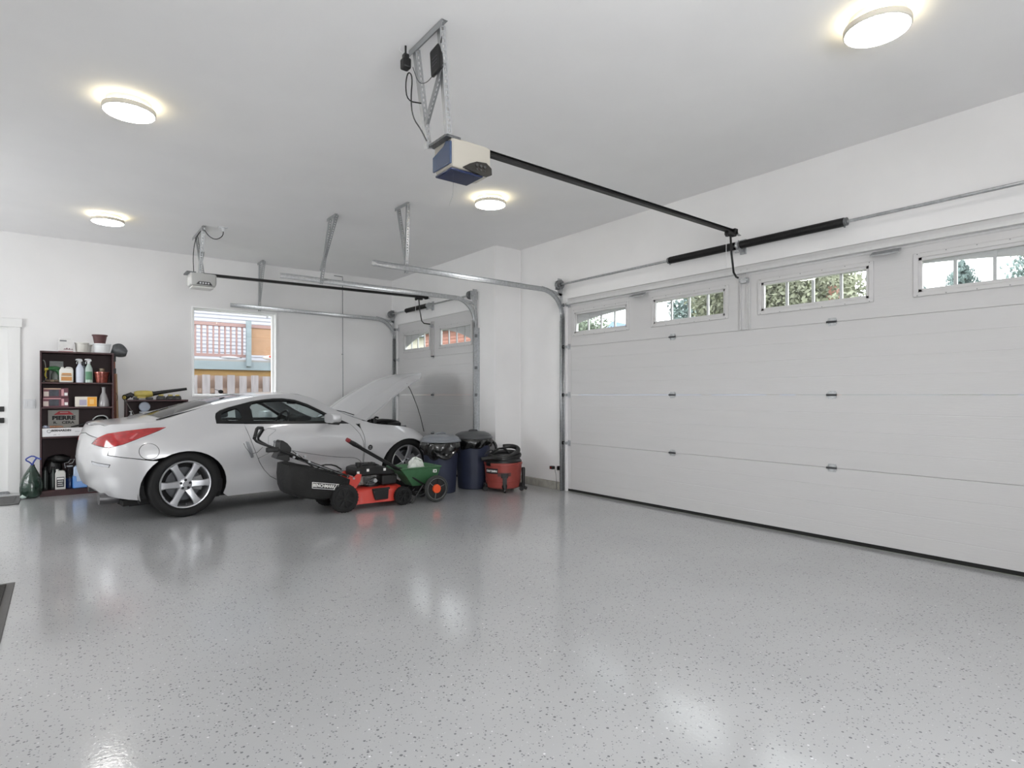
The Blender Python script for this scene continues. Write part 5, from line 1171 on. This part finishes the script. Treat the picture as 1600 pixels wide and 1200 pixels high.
# handle
for y in (5.985, 6.345):
    MB(True).tube([(2.47, y, .333), (2.10, y, .495), (1.83, y, .615)], .0125, 10).build('lower_bar', BLKM, mw)
    MB(True).tube([(2.40, y-.02, .36), (2.0, y-.02, .535)], .004, 6).build('steel_rod', GALV, mw)
b = MB(True).tube([(1.87, 5.985, .60), (1.66, 5.985, .70), (1.50, 5.99, .765), (1.475, 6.0, .80), (1.525, 6.10, .885), (1.54, 6.13, .895), (1.615, 6.22, .885), (1.61, 6.26, .845), (1.575, 6.30, .775), (1.64, 6.33, .725), (1.87, 6.345, .60)], .0125, 10, smooth=1); hb_ = b.build('upper_handle', BLKM, mw)
MB(True).tube([(1.477, 6.0, .80), (1.525, 6.10, .884), (1.545, 6.135, .894), (1.60, 6.20, .888)], .017, 10).build('foam_grip', BLKP, hb_); MB(True).tube([(1.615, 6.235, .875), (1.585, 6.285, .80)], .018, 10).build('foam_grip', BLKP, hb_)
MB(True).tube([(1.62, 6.20, .86), (1.66, 6.22, .885), (1.745, 6.25, .865), (1.74, 6.25, .85), (1.665, 6.22, .80), (1.665, 6.22, .71)], .0035, 5).build('bail_wire', GALV, mw)
MB(True).tube([(1.365, 5.93, .765), (1.385, 5.93, .72), (1.43, 5.94, .66), (1.49, 5.95, .668), (1.545, 5.97, .715)], .0035, 5).tube([(1.50, 5.96, .61), (1.60, 5.97, .655), (1.64, 5.98, .69)], .003, 5).build('drive_lever', GALVD, mw)
MB(True).prism([(1.725, .755), (1.748, .77), (1.80, .735), (1.84, .685), (1.835, .65), (1.80, .56), (1.68, .592), (1.72, .66)], 6.03, 6.20, 'y').build('control_console', BLKP, mw, bevel=.012)
MB(True).prism([(1.68, .59), (1.70, .625), (1.81, .625), (1.815, .565), (1.79, .555)], 6.01, 6.10, 'y').build('cup_tray', BLKP, mw, bevel=.006)
MB(True).box(1.58, 1.70, 5.965, 6.01, .66, .71).xform(Matrix.Identity(4)).build('throttle_clamp', BLKP, mw, bevel=.012)
MB(True).cyl((1.655, 6.0, .71), (1.662, 6.0, .755), .006, n=8).ball((1.664, 6.0, .762), .012, 10, 8).build('throttle_knob', GALVD, mw)
for s_, pts in enumerate((((1.83, 5.97, .66), (1.92, 5.96, .59), (2.0, 5.95, .50), (2.10, 5.95, .45), (2.25, 5.95, .43), (2.42, 5.97, .42), (2.55, 6.0, .40)), ((1.84, 6.1, .66), (2.10, 6.1, .60), (2.35, 6.1, .555), (2.56, 6.1, .54), (2.62, 6.1, .46)), ((1.64, 5.98, .69), (1.80, 5.96, .655), (1.95, 5.955, .56), (2.06, 5.95, .465)))):
    MB(True).tube(pts, .0035, 5, smooth=2).build('control_cable', BLKM if s_ != 1 else GALVD, mw)
for x, z in ((1.87, .625), (1.95, .60), (1.99, .545), (1.84, .60)): MB(True).cyl((x, 5.955, z), (x, 5.985, z), .012, n=10).build('clamp_knob', GALV, mw)

# ------------------------------------------------------------------ seed spreader
sp = thing('seed_spreader', 'green push spreader with orange wheel hubs in front of the car wheel', 'spreader', (3.25, 6.05, 0))
GH_ = mat('hopper green', '#3f6b48', .45, noise=.06, nscale=20)
b = MB(True); n = 6
def hop(xa, xb, ya, yb, z): return [(xa, ya, z), (xb, ya, z), (xb, yb, z), (xa, yb, z)]
R0 = [hop(3.16, 3.38, 5.98, 6.16, .185), hop(3.06, 3.455, 5.91, 6.23, .30), hop(2.975, 3.475, 5.885, 6.25, .392), hop(2.968, 3.485, 5.875, 6.26, .394), hop(2.968, 3.485, 5.875, 6.26, .408), hop(2.985, 3.468, 5.893, 6.242, .408), hop(3.17, 3.37, 5.99, 6.15, .20)]
b.add([v for q in R0 for v in q], [(i*4+j, i*4+(j+1) % 4, (i+1)*4+(j+1) % 4, (i+1)*4+j) for i in range(6) for j in range(4)] + [(3, 2, 1, 0), (24, 25, 26, 27)])
b.build('hopper', GH_, sp, bevel=.012)
MB(True).box(3.375, 3.415, 5.873, 5.90, .335, .368).build('rate_sticker', WINK, sp); MB(True).box(3.385, 3.405, 5.8718, 5.873, .342, .361).build('sticker_print', GH_, sp)
MB(True).cyl((3.27, 6.07, .12), (3.27, 6.07, .19), .05, .07, 18).build('gear_case', BLKP, sp); MB(True).cyl((3.27, 6.07, .105), (3.27, 6.07, .12), .11, n=24).build('spinner_plate', BLKP, sp)
ORH = mat('orange hub', '#ee5a2c', .4)
for y, s_ in ((5.86, -1), (6.24, 1)):
    wv = MB(True).lathe([(.118, -.022), (.142, -.022), (.150, -.012), (.150, .012), (.142, .022), (.118, .022)], (3.40, y, .151), n=44, axis='y').build('wheel', mat('dark grey tyre', '#2f3130', .6), sp)
    MB(True).lathe([(.116, -.024), (.122, -.024), (.122, .024), (.116, .024)], (3.40, y, .151), n=44, axis='y').build('wheel_lip', mat('grey wheel lip', '#6e7070', .5), wv)
    MB(True).lathe([(0, -.004), (.118, -.004), (.118, .004), (0, .004)], (3.40, y, .151), n=40, axis='y').build('wheel_disc', mat('black wheel disc', '#1b1c1c', .5), wv)
    MB(True).cyl((3.40, y-.0, .151), (3.40, y+s_*.026, .151), .052, .048, 28).build('wheel_hub', ORH, wv, bevel=.003)
    for k in range(6):
        t = k*PI/3+.35
        MB(True).cbox((3.40+.083*math.cos(t), y+s_*.008, .151+.083*math.sin(t)), (.062, .012, .006), Matrix.Rotation(-t, 3, 'Y')).build('wheel_spoke', MATS['grey wheel lip'] if k % 2 == 0 else MATS['black wheel disc'], wv)
MB(True).cyl((3.40, 5.84, .151), (3.40, 6.26, .151), .008, n=10).build('axle', GALVD, sp)
for y in (5.92, 6.05):
    MB(True).tube([(2.48, y+.02, .695), (2.98, y, .395), (3.27, y, .205), (3.31, y, .185)], .0105, 8).build('push_bar', BLKM, sp)
    MB(True).tube([(3.27, y, .205), (3.19, y, .10), (3.12, y, .012)], .0095, 8).build('kick_stand', BLKM, sp)
MB(True).tube([(3.12, 5.92, .012), (3.12, 6.05, .012)], .0095, 8).build('stand_foot', BLKM, sp)
MB(True).tube([(2.40, 5.985, .742), (2.47, 5.985, .70), (2.55, 5.985, .655)], [.020, .026, .020], 10).build('grip', BLKP, sp)
MB(True).tube([(2.385, 5.975, .752), (2.42, 5.975, .735)], .021, 10).build('grip_end', mat('dull red grip', '#8c2f33', .5), sp)
MB(True).cbox((2.98, 5.985, .40), (.03, .16, .03)).build('bar_clamp', BLKP, sp)
r = thing('plastic_bag', 'crumpled white plastic bag sitting in the green spreader hopper', 'bag', (3.24, 6.06, .30))
random.seed(11)
b = MB(True); n, m = 22, 14; vs = []
for k in range(m+1):
    ph = PI*k/m
    for i in range(n):
        t = 2*PI*i/n; q = 1+.10*math.sin(4*t+3*ph)+.06*math.sin(9*t-5*ph)+random.uniform(-.05, .05)*(0 < k < m)
        vs.append((3.245+.090*q*math.sin(ph)*math.cos(t), 6.06+.07*q*math.sin(ph)*math.sin(t), .395+.10*q*math.cos(ph)))
b.add(vs, [(k*n+i, (k+1)*n+i, (k+1)*n+(i+1) % n, k*n+(i+1) % n) for k in range(m) for i in range(n)])
b.build('bag_body', mat('white film', '#d7dcd6', .35, bump=.8, bscale=40, noise=.06, nscale=30), r, angle=50)
MB(True).ball((3.11, 6.02, .355), (.045, .04, .03), 12, 8, .18).ball((3.33, 6.05, .37), (.03, .04, .035), 12, 8, .18).build('bag_tail', MATS['white film'], r)
MB(True).tube([(3.22, 6.03, .47), (3.25, 6.01, .485), (3.30, 6.02, .475), (3.32, 6.03, .44)], .006, 6, smooth=1).build('bag_handle', MATS['white film'], r)

# ------------------------------------------------------------------ dustbins
BLUE = mat('navy bin plastic', '#272d42', .5, noise=.08, nscale=6); LIDM = mat('grey lid plastic', '#4c4e50', .38); FILM = mat('black bin liner', '#111112', .22, coat=.6, bump=1., bscale=22)
def bin_(label, cx, cy, r0, r1, h, lidm, hang, seed):
    r = thing('trash_can', label, 'trash can', (cx, cy, 0)); random.seed(seed)
    b = MB(True); n = 48; prof = [(r0-.01, 0), (r0, .008), (r0+.003, .04), (r0+(r1-r0)*.88, h*.9), (r1, h), (r1+.01, h), (r1+.01, h+.015), (r1-.004, h+.015), (r1-.006, h)]
    vs = []
    for rr, z in prof:
        for i in range(n):
            t = 2*PI*i/n; q = rr - (.006 if (i % 8) in (0,) and z < h*.95 else 0); vs.append((cx+q*math.cos(t), cy+q*math.sin(t), z))
    b.add(vs, [(k*n+i, k*n+(i+1) % n, (k+1)*n+(i+1) % n, (k+1)*n+i) for k in range(len(prof)-1) for i in range(n)] + [tuple(range(n-1, -1, -1))])
    b.build('bin_body', BLUE, r)
    # liner folded over the rim, hanging unevenly
    b = MB(True); n = 72; vs = []; rows = 7
    for k in range(rows+1):
        for i in range(n):
            t = 2*PI*i/n; d = hang(t); u = k/rows; q = r1+.014+.030*math.sin(PI*min(1, u*1.1))*abs(math.sin(2.5*t+1))+.008*math.sin(13*t+k*.7)+random.uniform(-.003, .003)-.012*u
            vs.append((cx+q*math.cos(t), cy+q*math.sin(t), h+.012-d*u))
    b.add(vs, [(k*n+i, (k+1)*n+i, (k+1)*n+(i+1) % n, k*n+(i+1) % n) for k in range(rows) for i in range(n)]); b.build('bin_liner', FILM, r, angle=60, solid=.002)
    R = r1+.030
    ld = MB(True).lathe([(R-.004, h+.004), (R, h+.006), (R, h+.022), (R-.010, h+.030), (R-.018, h+.034), (R-.026, h+.052), (R-.05, h+.070), (R*.6, h+.090), (R*.3, h+.098), (0, h+.10)], (cx, cy, 0), n=48).build('lid', lidm, r)
    MB(True).tube([(cx-.07, cy, h+.092), (cx-.055, cy, h+.112), (cx+.055, cy, h+.112), (cx+.07, cy, h+.092)], .009, 8, smooth=1).build('lid_handle', lidm, ld)
    return r
def hang1(t): return .10+.11*max(0, math.cos(t-math.radians(-140)))**2+.05*max(0, math.cos(t-math.radians(-60)))**4+.015*math.sin(7*t)
def hang2(t): return .10+.04*max(0, math.cos(t-math.radians(-150)))**2+.03*max(0, math.cos(t))**3+.012*math.sin(6*t)
b1 = bin_('navy bin with a light grey lid and bulging black liner, nearer the car', 3.80, 6.435, .185, .225, .63, mat('light grey lid', '#7c8086', .3), hang1, 5)
b2 = bin_('navy bin with a dark lid and short black liner, beside the wall', 4.325, 6.19+.30, .200, .230, .645, LIDM, hang2, 9)
MB(True).tube([(3.60, 6.26, .53), (3.66, 6.22, .47), (3.75, 6.20, .445), (3.84, 6.205, .49), (3.90, 6.22, .56)], [.010, .026, .03, .022, .010], 8, smooth=2).build('liner_knot', FILM, b1)
MB(True).tube([(4.56, 6.40, .62), (4.60, 6.36, .56), (4.59, 6.33, .49), (4.62, 6.30, .45)], [.014, .02, .018, .01], 8, smooth=1).build('liner_knot', FILM, b2)

# ------------------------------------------------------------------ shop vacuum
VC = (4.50, 6.06)
vc = thing('shop_vacuum', 'red shop vacuum with a black hose coiled on its lid beside the bins', 'vacuum', (VC[0], VC[1], 0))
VR = mat('vacuum red plastic', '#96423b', .45, noise=.05, nscale=12)
MB(True).lathe([(0, .045), (.20, .045), (.218, .06), (.222, .12), (.232, .22), (.240, .335), (.247, .34), (.247, .362), (.236, .368), (0, .368)], (VC[0], VC[1], 0), n=48).build('tank', VR, vc)
MB(True).lathe([(.225, .13), (.2275, .135), (.2285, .145), (.226, .15)], (VC[0], VC[1], 0), n=48).build('tank_band', VR, vc)
MB(True).lathe([(0, .366), (.238, .366), (.238, .385), (.215, .41), (.16, .43), (.12, .46), (0, .465)], (VC[0], VC[1], 0), n=40).build('motor_lid', BLKP, vc)
dirn = (-VC[0]/math.hypot(*VC), -VC[1]/math.hypot(*VC)); tv = (-dirn[1], dirn[0])
def onvac(a, rr, z):   # a: angle from the direction towards the viewer, positive to the right
    c_, s_ = math.cos(a), math.sin(a); x = dirn[0]*c_+(-tv[0])*s_*-1; y = dirn[1]*c_+(-tv[1])*s_*-1
    return (VC[0]+x*rr, VC[1]+y*rr, z)
def curved(a0, a1, z0, z1, rr, t, n=8):
    b = MB(True); vs = []
    for i in range(n+1):
        a = a0+(a1-a0)*i/n
        for q, z in ((rr, z0), (rr, z1), (rr+t, z1), (rr+t, z0)): vs.append(onvac(a, q+(.0 if z == z0 else .006), z))
    b.add(vs, [(i*4+j, i*4+(j+1) % 4, (i+1)*4+(j+1) % 4, (i+1)*4+j) for i in range(n) for j in range(4)] + [(0, 1, 2, 3), (n*4+3, n*4+2, n*4+1, n*4)]); return b
sgn = 1 if onvac(.3, 1, 0)[0] > VC[0]+dirn[0]*math.cos(.3) else -1
lbv = curved(-sgn*1.10, -sgn*.28, .235, .300, .231, .004, 12).build('brand_label', BLK, vc)
word = 'CRAFTSMAN'
for i, ch in enumerate(word):
    a = -sgn*(1.04-.70*(i+.5)/len(word)*1.0-.0); p = onvac(a, .2395, .266); nrm_ = Vector((p[0]-VC[0], p[1]-VC[1], 0)).normalized()
    text(ch, 'letter', .036, WINK, lbv, p, xdir=(-nrm_.y, nrm_.x, 0), align='CENTER', bold=.0012)
hs = curved(-sgn*.28, sgn*.42, .205, .250, .229, .010, 8).build('drain_port_frame', mat('port grey', '#5a3a38', .5), vc)
curved(-sgn*.10, sgn*.25, .185, .240, .232, .014, 6).build('drain_port', BLKP, vc); curved(-sgn*.02, sgn*.19, .06, .19, .222, .024, 6).build('caster_column', BLKP, vc)
curved(-sgn*.95, -sgn*.70, .33, .37, .236, .02, 4).build('latch', BLKP, vc); curved(sgn*.85, sgn*1.05, .33, .37, .236, .012, 4).build('latch', VR, vc)
for a in (-sgn*1.25, sgn*.08, sgn*1.30, PI-.5, PI+.5):
    p = onvac(a, .243, .03); q = onvac(a, .205, .075)
    cv = MB(True).tube([q, (p[0], p[1], .085), (p[0], p[1], .055)], [.030, .034, .026], 10).build('caster_arm', BLKP, vc)
    nn = Vector((p[0]-VC[0], p[1]-VC[1], 0)).normalized(); tt = Vector((-nn.y, nn.x, 0))
    MB(True).cyl(Vector(p)-tt*.014, Vector(p)+tt*.014, .029, n=18).build('caster', BLKP, cv, bevel=.003)
p = onvac(sgn*1.38, .262, .05)
MB(True).tube([(p[0], p[1], .04), (p[0], p[1], .12), (p[0], p[1], .28), (p[0], p[1], .30)], [.022, .020, .024, .018], 12).build('nozzle_tool', BLKP, vc)
MB(True).tube([(p[0]-.0, p[1], .05), (p[0]+.04, p[1]-.02, .03)], .02, 10).build('tool_foot', BLKP, vc)
# hose: coil lying on the lid, ribbed
hose = []
for i in range(60):
    t = i/59; a = -2.3+t*2*PI*1.55; rr = .185-.02*t
    hose.append((VC[0]+.01+rr*1.12*math.cos(a), VC[1]-.02+rr*.85*math.sin(a), .425+.075*t+.045*math.cos(a-.5)*(.3+t)))
ribs = []
P_h = [Vector(q) for q in hose]
for _ in range(2):
    Q = [P_h[0]]
    for i in range(len(P_h)-1): Q += [P_h[i].lerp(P_h[i+1], .25), P_h[i].lerp(P_h[i+1], .75)]
    P_h = Q+[P_h[-1]]
b = MB(True); b.tube(P_h, [.031 if i % 2 else .027 for i in range(len(P_h))], 10); b.build('hose', mat('hose black', '#161617', .4, coat=.2), vc, angle=80)
MB(True).tube([hose[0], (VC[0]-.22, VC[1]-.12, .44), (VC[0]-.38, VC[1]-.06, .425)], [.028, .026, .024], 12, smooth=1).build('wand', BLKP, vc)
MB(True).tube([(VC[0]-.16, VC[1]+.05, .47), (VC[0]-.05, VC[1]+.06, .53), (VC[0]+.06, VC[1]+.04, .53), (VC[0]+.10, VC[1]+.0, .46)], .013, 8, smooth=1).build('carry_handle', BLKP, vc)
MB(True).tube([(VC[0]-.30, VC[1]-.02, .47), (VC[0]-.24, VC[1]-.03, .53), (VC[0]-.16, VC[1], .52), (VC[0]-.20, VC[1]-.02, .49), (VC[0]-.10, VC[1]-.02, .54), (VC[0]+.10, VC[1]-.02, .555)], .007, 6, smooth=2).build('power_cord', BLKM, vc)

# ------------------------------------------------------------------ outside: fence, neighbour's deck, houses, trees
r = thing('wood_fence', 'grey and tan shadowbox board fence outside the back window', 'fence', (3.0, 12.0, -.12))
FB = [mat('fence board grey', '#a49c9f', .8, noise=.12, nscale=10, stretch=(3, 1, .3)), mat('fence board tan', '#9b8274', .8, noise=.14, nscale=10, stretch=(3, 1, .3))]
for k in range(19):
    MB(True).box(1.0+k*.21, 1.128+k*.21, 11.96, 11.98, -.1, 1.585+.008*math.sin(k*3)).build('board', FB[0], r)
    MB(True).box(1.10+k*.21, 1.235+k*.21, 12.06, 12.08, -.1, 1.58).build('board', FB[1], r)
for z in (.2, 1.3): MB(True).box(.9, 5.2, 11.98, 12.06, z-.045, z+.045).build('rail', FB[1], r)
r = thing('deck', "neighbour's raised deck with pink railing, blue beam and post outside the window", 'deck', (3.2, 13.6, -.12))
PNK = mat('pinkish rail paint', '#a3837e', .7); BLU = mat('blue beam paint', '#8c989d', .7, noise=.05, nscale=8); OCH = mat('ochre beam', '#a07c46', .75, noise=.12, nscale=6, stretch=(.4, 1, 4)); TANP = mat('tan panel', '#b18b6c', .8, noise=.05, nscale=9)
MB(True).box(.8, 5.6, 13.5, 13.56, 1.60, 1.755).build('ochre_beam', OCH, r); MB(True).box(.8, 5.6, 13.44, 13.5, 1.75, 1.925).build('blue_beam', BLU, r)
MB(True).box(.8, 5.6, 13.46, 15.3, 1.925, 1.965).build('deck_floor', mat('deck floor', '#9b9793', .8), r)
MB(True).box(3.14, 3.235, 13.38, 13.46, 1.83, 2.80).build('blue_post', BLU, r)
MB(True).box(.8, 5.6, 13.48, 13.56, 2.665, 2.735).build('top_rail', PNK, r); MB(True).box(.8, 3.15, 13.49, 13.54, 2.02, 2.08).build('bottom_rail', PNK, r)
for k in range(19): MB(True).box(1.05+k*.112, 1.083+k*.112, 13.50, 13.535, 2.07, 2.67).build('baluster', PNK, r)
MB(True).box(3.24, 5.6, 13.50, 13.53, 2.08, 2.665).build('railing_panel', TANP, r)
for x in (1.0, 5.5): MB(True).box(x, x+.12, 13.5, 13.62, -.1, 1.62).build('support_post', OCH, r)
r = thing('sheet', 'white sheet spread along the edge of the neighbour deck', 'sheet', (2.9, 13.6, 1.965)); MB(True).box(1.0, 3.30, 13.50, 13.9, 1.966, 2.0).ball((2.85, 13.52, 2.01), (.22, .05, .035), 16, 8, .1).build('fabric', mat('white sheet', '#c9c9d0', .8), r)
r = thing('cushion', 'red and white patterned cushion on the neighbour deck behind the blue post', 'cushion', (3.75, 13.46, 1.965)); MB(True).ball((3.72, 13.46, 2.03), (.24, .05, .06), 18, 8).build('cover', mat('cushion white', '#e0d2cc', .8), r); MB(True).ball((3.70, 13.42, 2.055), (.10, .03, .035), 14, 8).build('red_patch', mat('cushion red', '#d8483f', .7), r)
r = thing('patio_stand', 'small dark metal stand on the neighbour deck behind the railing', 'stand', (1.95, 13.9, 1.965))
b = MB(True).box(1.82, 2.18, 13.88, 13.92, 2.27, 2.295).cyl((2.0, 13.9, 2.0), (2.0, 13.9, 2.28), .02, n=8)
for dx in (-.13, .13): b.tube([(2.0, 13.9, 2.16), (2.0+dx, 13.9, 1.97)], .012, 6)
b.build('frame', GALVD, r)
MB(True).box(1.84, 2.16, 13.8, 14.0, 1.966, 1.985).build('base_plate', GALVD, r)
r = thing('neighbour_house', 'white lap-sided house wall behind the deck outside the window', 'house', (4, 15.5, -.12))
b = MB(True); SID = mat('white lap siding', '#b4b4bd', .6)
for k in range(46): b.prism([(15.5, .0+k*.09), (15.49, .0+k*.09), (15.508, .093+k*.09), (15.52, .093+k*.09)], -1, 8, 'x')
o = b.build('lap_siding', SID, r, smooth=False); MB(True).box(-1, 8, 15.52, 19, -.1, 4.2).build('wall', SID, r)
MB(True).prism([(15.2, 4.15), (19.3, 4.15), (17.2, 5.4)], -1.2, 8.2, 'x').build('roof', mat('grey shingles', '#6d6f74', .9, noise=.2, nscale=20), r)
r = thing('coral_house', 'coral lap-sided house seen through the narrow garage door windows', 'house', (16, 22, -.12))
COR = mat('coral siding', '#b87b68', .7)
b = MB(True)
for k in range(28): b.prism([(14.0, .0+k*.15), (13.98, .0+k*.15), (14.012, .153+k*.15), (14.03, .153+k*.15)], 21.2, 25.3, 'y')
b.build('lap_siding', COR, r, smooth=False); MB(True).box(14.03, 19, 21.2, 25.3, -.1, 4.15).build('wall', COR, r)
MB(True).prism([(13.6, 4.15), (16.5, 5.4), (19.4, 4.15)], 21.0, 25.6, 'y').build('roof', mat('blue grey shingles', '#8d9aa6', .9, noise=.15, nscale=14), r)
for y in (22.0, 23.7): f_ = MB(True).box(13.93, 14.0, y, y+1.2, 1.6, 2.8).build('window', WHITE, r); MB(True).box(13.92, 13.93, y+.08, y+1.12, 1.68, 2.72).build('pane', mat('window dark', '#74828c', .1), f_)
r = thing('cream_house', 'cream house beyond the coral one at the narrow door window', 'house', (16, 30, -.12)); MB(True).box(15, 20, 26.2, 36, -.1, 4.2).build('wall', mat('cream stucco', '#ddd6c4', .8), r); MB(True).prism([(14.6, 4.2), (17.5, 5.6), (20.4, 4.2)], 25.9, 36.3, 'y').build('roof', MATS['blue grey shingles'], r)
r = thing('blue_house', 'small blue-grey house with a pink chimney among trees at the third window', 'house', (17, 6.6, -.12))
MB(True).box(15.6, 19, 5.6, 7.7, -.1, 3.15).build('wall', mat('blue grey wall', '#7f97a3', .8), r); MB(True).prism([(15.3, 3.1), (17.3, 3.5), (19.3, 3.1)], 5.3, 8.0, 'y').build('roof', mat('dim shingles', '#667079', .9), r)
MB(True).box(15.35, 15.6, 6.72, 6.98, -.1, 3.95).build('chimney', mat('pink chimney', '#e0a493', .8, noise=.1, nscale=6), r); MB(True).box(15.33, 15.35, 6.76, 6.94, 2.9, 3.3).build('chimney_plaque', mat('red plaque', '#c8564e', .7), r)
LEAF = [mat('leaf grey green', '#6c7765', .8, noise=.3, nscale=1.5), mat('leaf blue green', '#6b7a77', .8, noise=.3, nscale=1.5), mat('leaf olive', '#7a7d69', .8, noise=.3, nscale=1.5)]
BARK = mat('bark', '#5c4c3f', .9, noise=.3, nscale=5)
def leafy(label, x, y, h, rc, n, mi, zc=None, sz=.16, seed=1):
    rng = np.random.default_rng(seed); r = thing('leafy_tree', label, 'tree', (x, y, -.12), group='trees beyond the garage doors')
    zc = zc or h*.62
    b = MB(True).tube([(x, y, -.1), (x+.1, y, h*.3), (x-.1, y+.1, h*.62)], [.22, .16, .08], 8)
    tips = []
    for k in range(7):
        a = k*2.4; e = (x+rc*.62*math.cos(a), y+rc*.62*math.sin(a), zc+rc*.25*math.sin(k*1.7)); b.tube([(x, y, h*(.22+.04*k)), ((x+e[0])/2, (y+e[1])/2, (h*.3+e[2])/2+.1), e], [.08, .05, .02], 6)
    b.build('trunk', BARK, r)
    d = rng.normal(size=(n, 3)); d /= np.linalg.norm(d, axis=1)[:, None]; rad = rng.uniform(.25, 1, n)**.5
    cl = rng.normal(size=(26, 3)); cl /= np.linalg.norm(cl, axis=1)[:, None]
    pos = d*rad[:, None]; c_i = rng.integers(0, 26, n); pos = pos*.42+cl[c_i]*.62*rng.uniform(.5, 1, 26)[c_i][:, None]
    vs = []; fs = []
    for k in range(n):
        p = np.array([x, y, zc])+pos[k]*np.array([rc, rc, h-zc]); u = rng.normal(size=3); u /= np.linalg.norm(u); v = np.cross(u, rng.normal(size=3)); v /= np.linalg.norm(v); s_ = sz*rng.uniform(.6, 1.3)
        vs += [tuple(p-u*s_), tuple(p-v*s_*.5), tuple(p+u*s_), tuple(p+v*s_*.5)]; fs.append((4*k, 4*k+1, 4*k+2, 4*k+3))
    b = MB(True); b.add(vs, fs); b.build('foliage', LEAF[mi], r, smooth=False, fix=False, kind='stuff'); return r
def conifer(label, x, y, h, rb, seed, n=26):
    rng = np.random.default_rng(seed); r = thing('conifer', label, 'tree', (x, y, -.12), group='trees beyond the garage doors')
    MB(True).tube([(x, y, -.1), (x, y, h*.6), (x, y, h*.99)], [h*.025, h*.015, .01], 8).build('trunk', BARK, r)
    vs = []; fs = []
    for k in range(n*3):
        t = (k/(n*3))**.85; z = h*(.12+.87*t); R = rb*(1-t)**.8*(.85+.3*rng.random())+.05
        for j in range(9):
            a = rng.uniform(0, 2*PI); L = R*rng.uniform(.6, 1.1); dz = -L*rng.uniform(.05, .35)
            for q in range(7):
                f = (q+1)/7; px = x+L*f*math.cos(a); py = y+L*f*math.sin(a); pz = z+dz*f+.12*L*math.sin(PI*f); w_ = .13*R*(1.1-f)+.05; ta = a+PI/2+rng.normal()*.4
                kk = len(vs); vs += [(px+w_*math.cos(ta), py+w_*math.sin(ta), pz-.05), (px-w_*math.cos(ta), py-w_*math.sin(ta), pz-.05+rng.normal()*.04), (px+.22*L/3*math.cos(a), py+.22*L/3*math.sin(a), pz+.06), (px, py, pz+.10)]
                fs += [(kk, kk+1, kk+2), (kk, kk+2, kk+3)]
    b = MB(True); b.add(vs, fs); b.build('foliage', LEAF[1], r, smooth=False, fix=False, kind='stuff'); return r
leafy('dense leafy tree filling the third window of the wide garage door', 15.5, 8.5, 5.7, 2.7, 26000, 2, 3.9, .075, 1)
leafy('leafy tree at the right of the third window, behind the pink chimney', 20.5, 10.2, 6.2, 2.2, 16000, 0, 4.2, .08, 2)
leafy('thin leafy tree seen at the left of the first wide door window', 17.5, 18.7, 5.0, 2.2, 9000, 0, 3.6, .08, 3)
leafy('smaller leafy tree seen in the right half of the second window', 19.0, 13.0, 5.6, 1.5, 7000, 1, 4.3, .08, 4)
conifer('taller conifer seen in the middle of the rightmost door window', 35, 9.5, 7.9, 3.3, 5)
conifer('lower conifer at the left of the rightmost door window', 38, 12.2, 7.6, 3.0, 6)
conifer('big conifer cut by the right edge of the rightmost door window', 29, 5.2, 10.0, 2.3, 7)
# distant hills
b = MB(); vs = []; n = 90
for i in range(n+1):
    a = math.radians(-25+130*i/n); R_h = 170; hgt = 12+6*math.sin(i*.31)+3*math.sin(i*.83+1)+1.2*math.sin(i*2.3)
    for q, zz in ((R_h, -.2), (R_h+22, hgt*.6), (R_h+48, hgt*1.35), (R_h+90, -.2)): vs.append((q*math.cos(a), q*math.sin(a), zz))
b.add(vs, [(i*4+j, i*4+j+1, (i+1)*4+j+1, (i+1)*4+j) for i in range(n) for j in range(3)]); struct(b, 'hills', mat('distant hill haze blue', '#5d7190', .9, noise=.15, nscale=.08))

# exterior colours darkened evenly to offset the bright sky
for nm in ('fence board grey', 'fence board tan', 'pinkish rail paint', 'blue beam paint', 'ochre beam', 'tan panel', 'white lap siding', 'deck floor', 'coral siding', 'cream stucco', 'white sheet', 'cushion white', 'cushion red', 'blue grey shingles', 'grey shingles', 'pink chimney', 'blue grey wall', 'grass ground'):
    m = MATS[nm]
    for nd in m.node_tree.nodes:
        if nd.type == 'VALTORGB':
            for e in nd.color_ramp.elements: e.color = tuple(q*.68 for q in e.color[:3])+(1,)
        if nd.type == 'BSDF_PRINCIPLED': q = nd.inputs['Base Color'].default_value; nd.inputs['Base Color'].default_value = tuple(v*.68 for v in q[:3])+(1,)
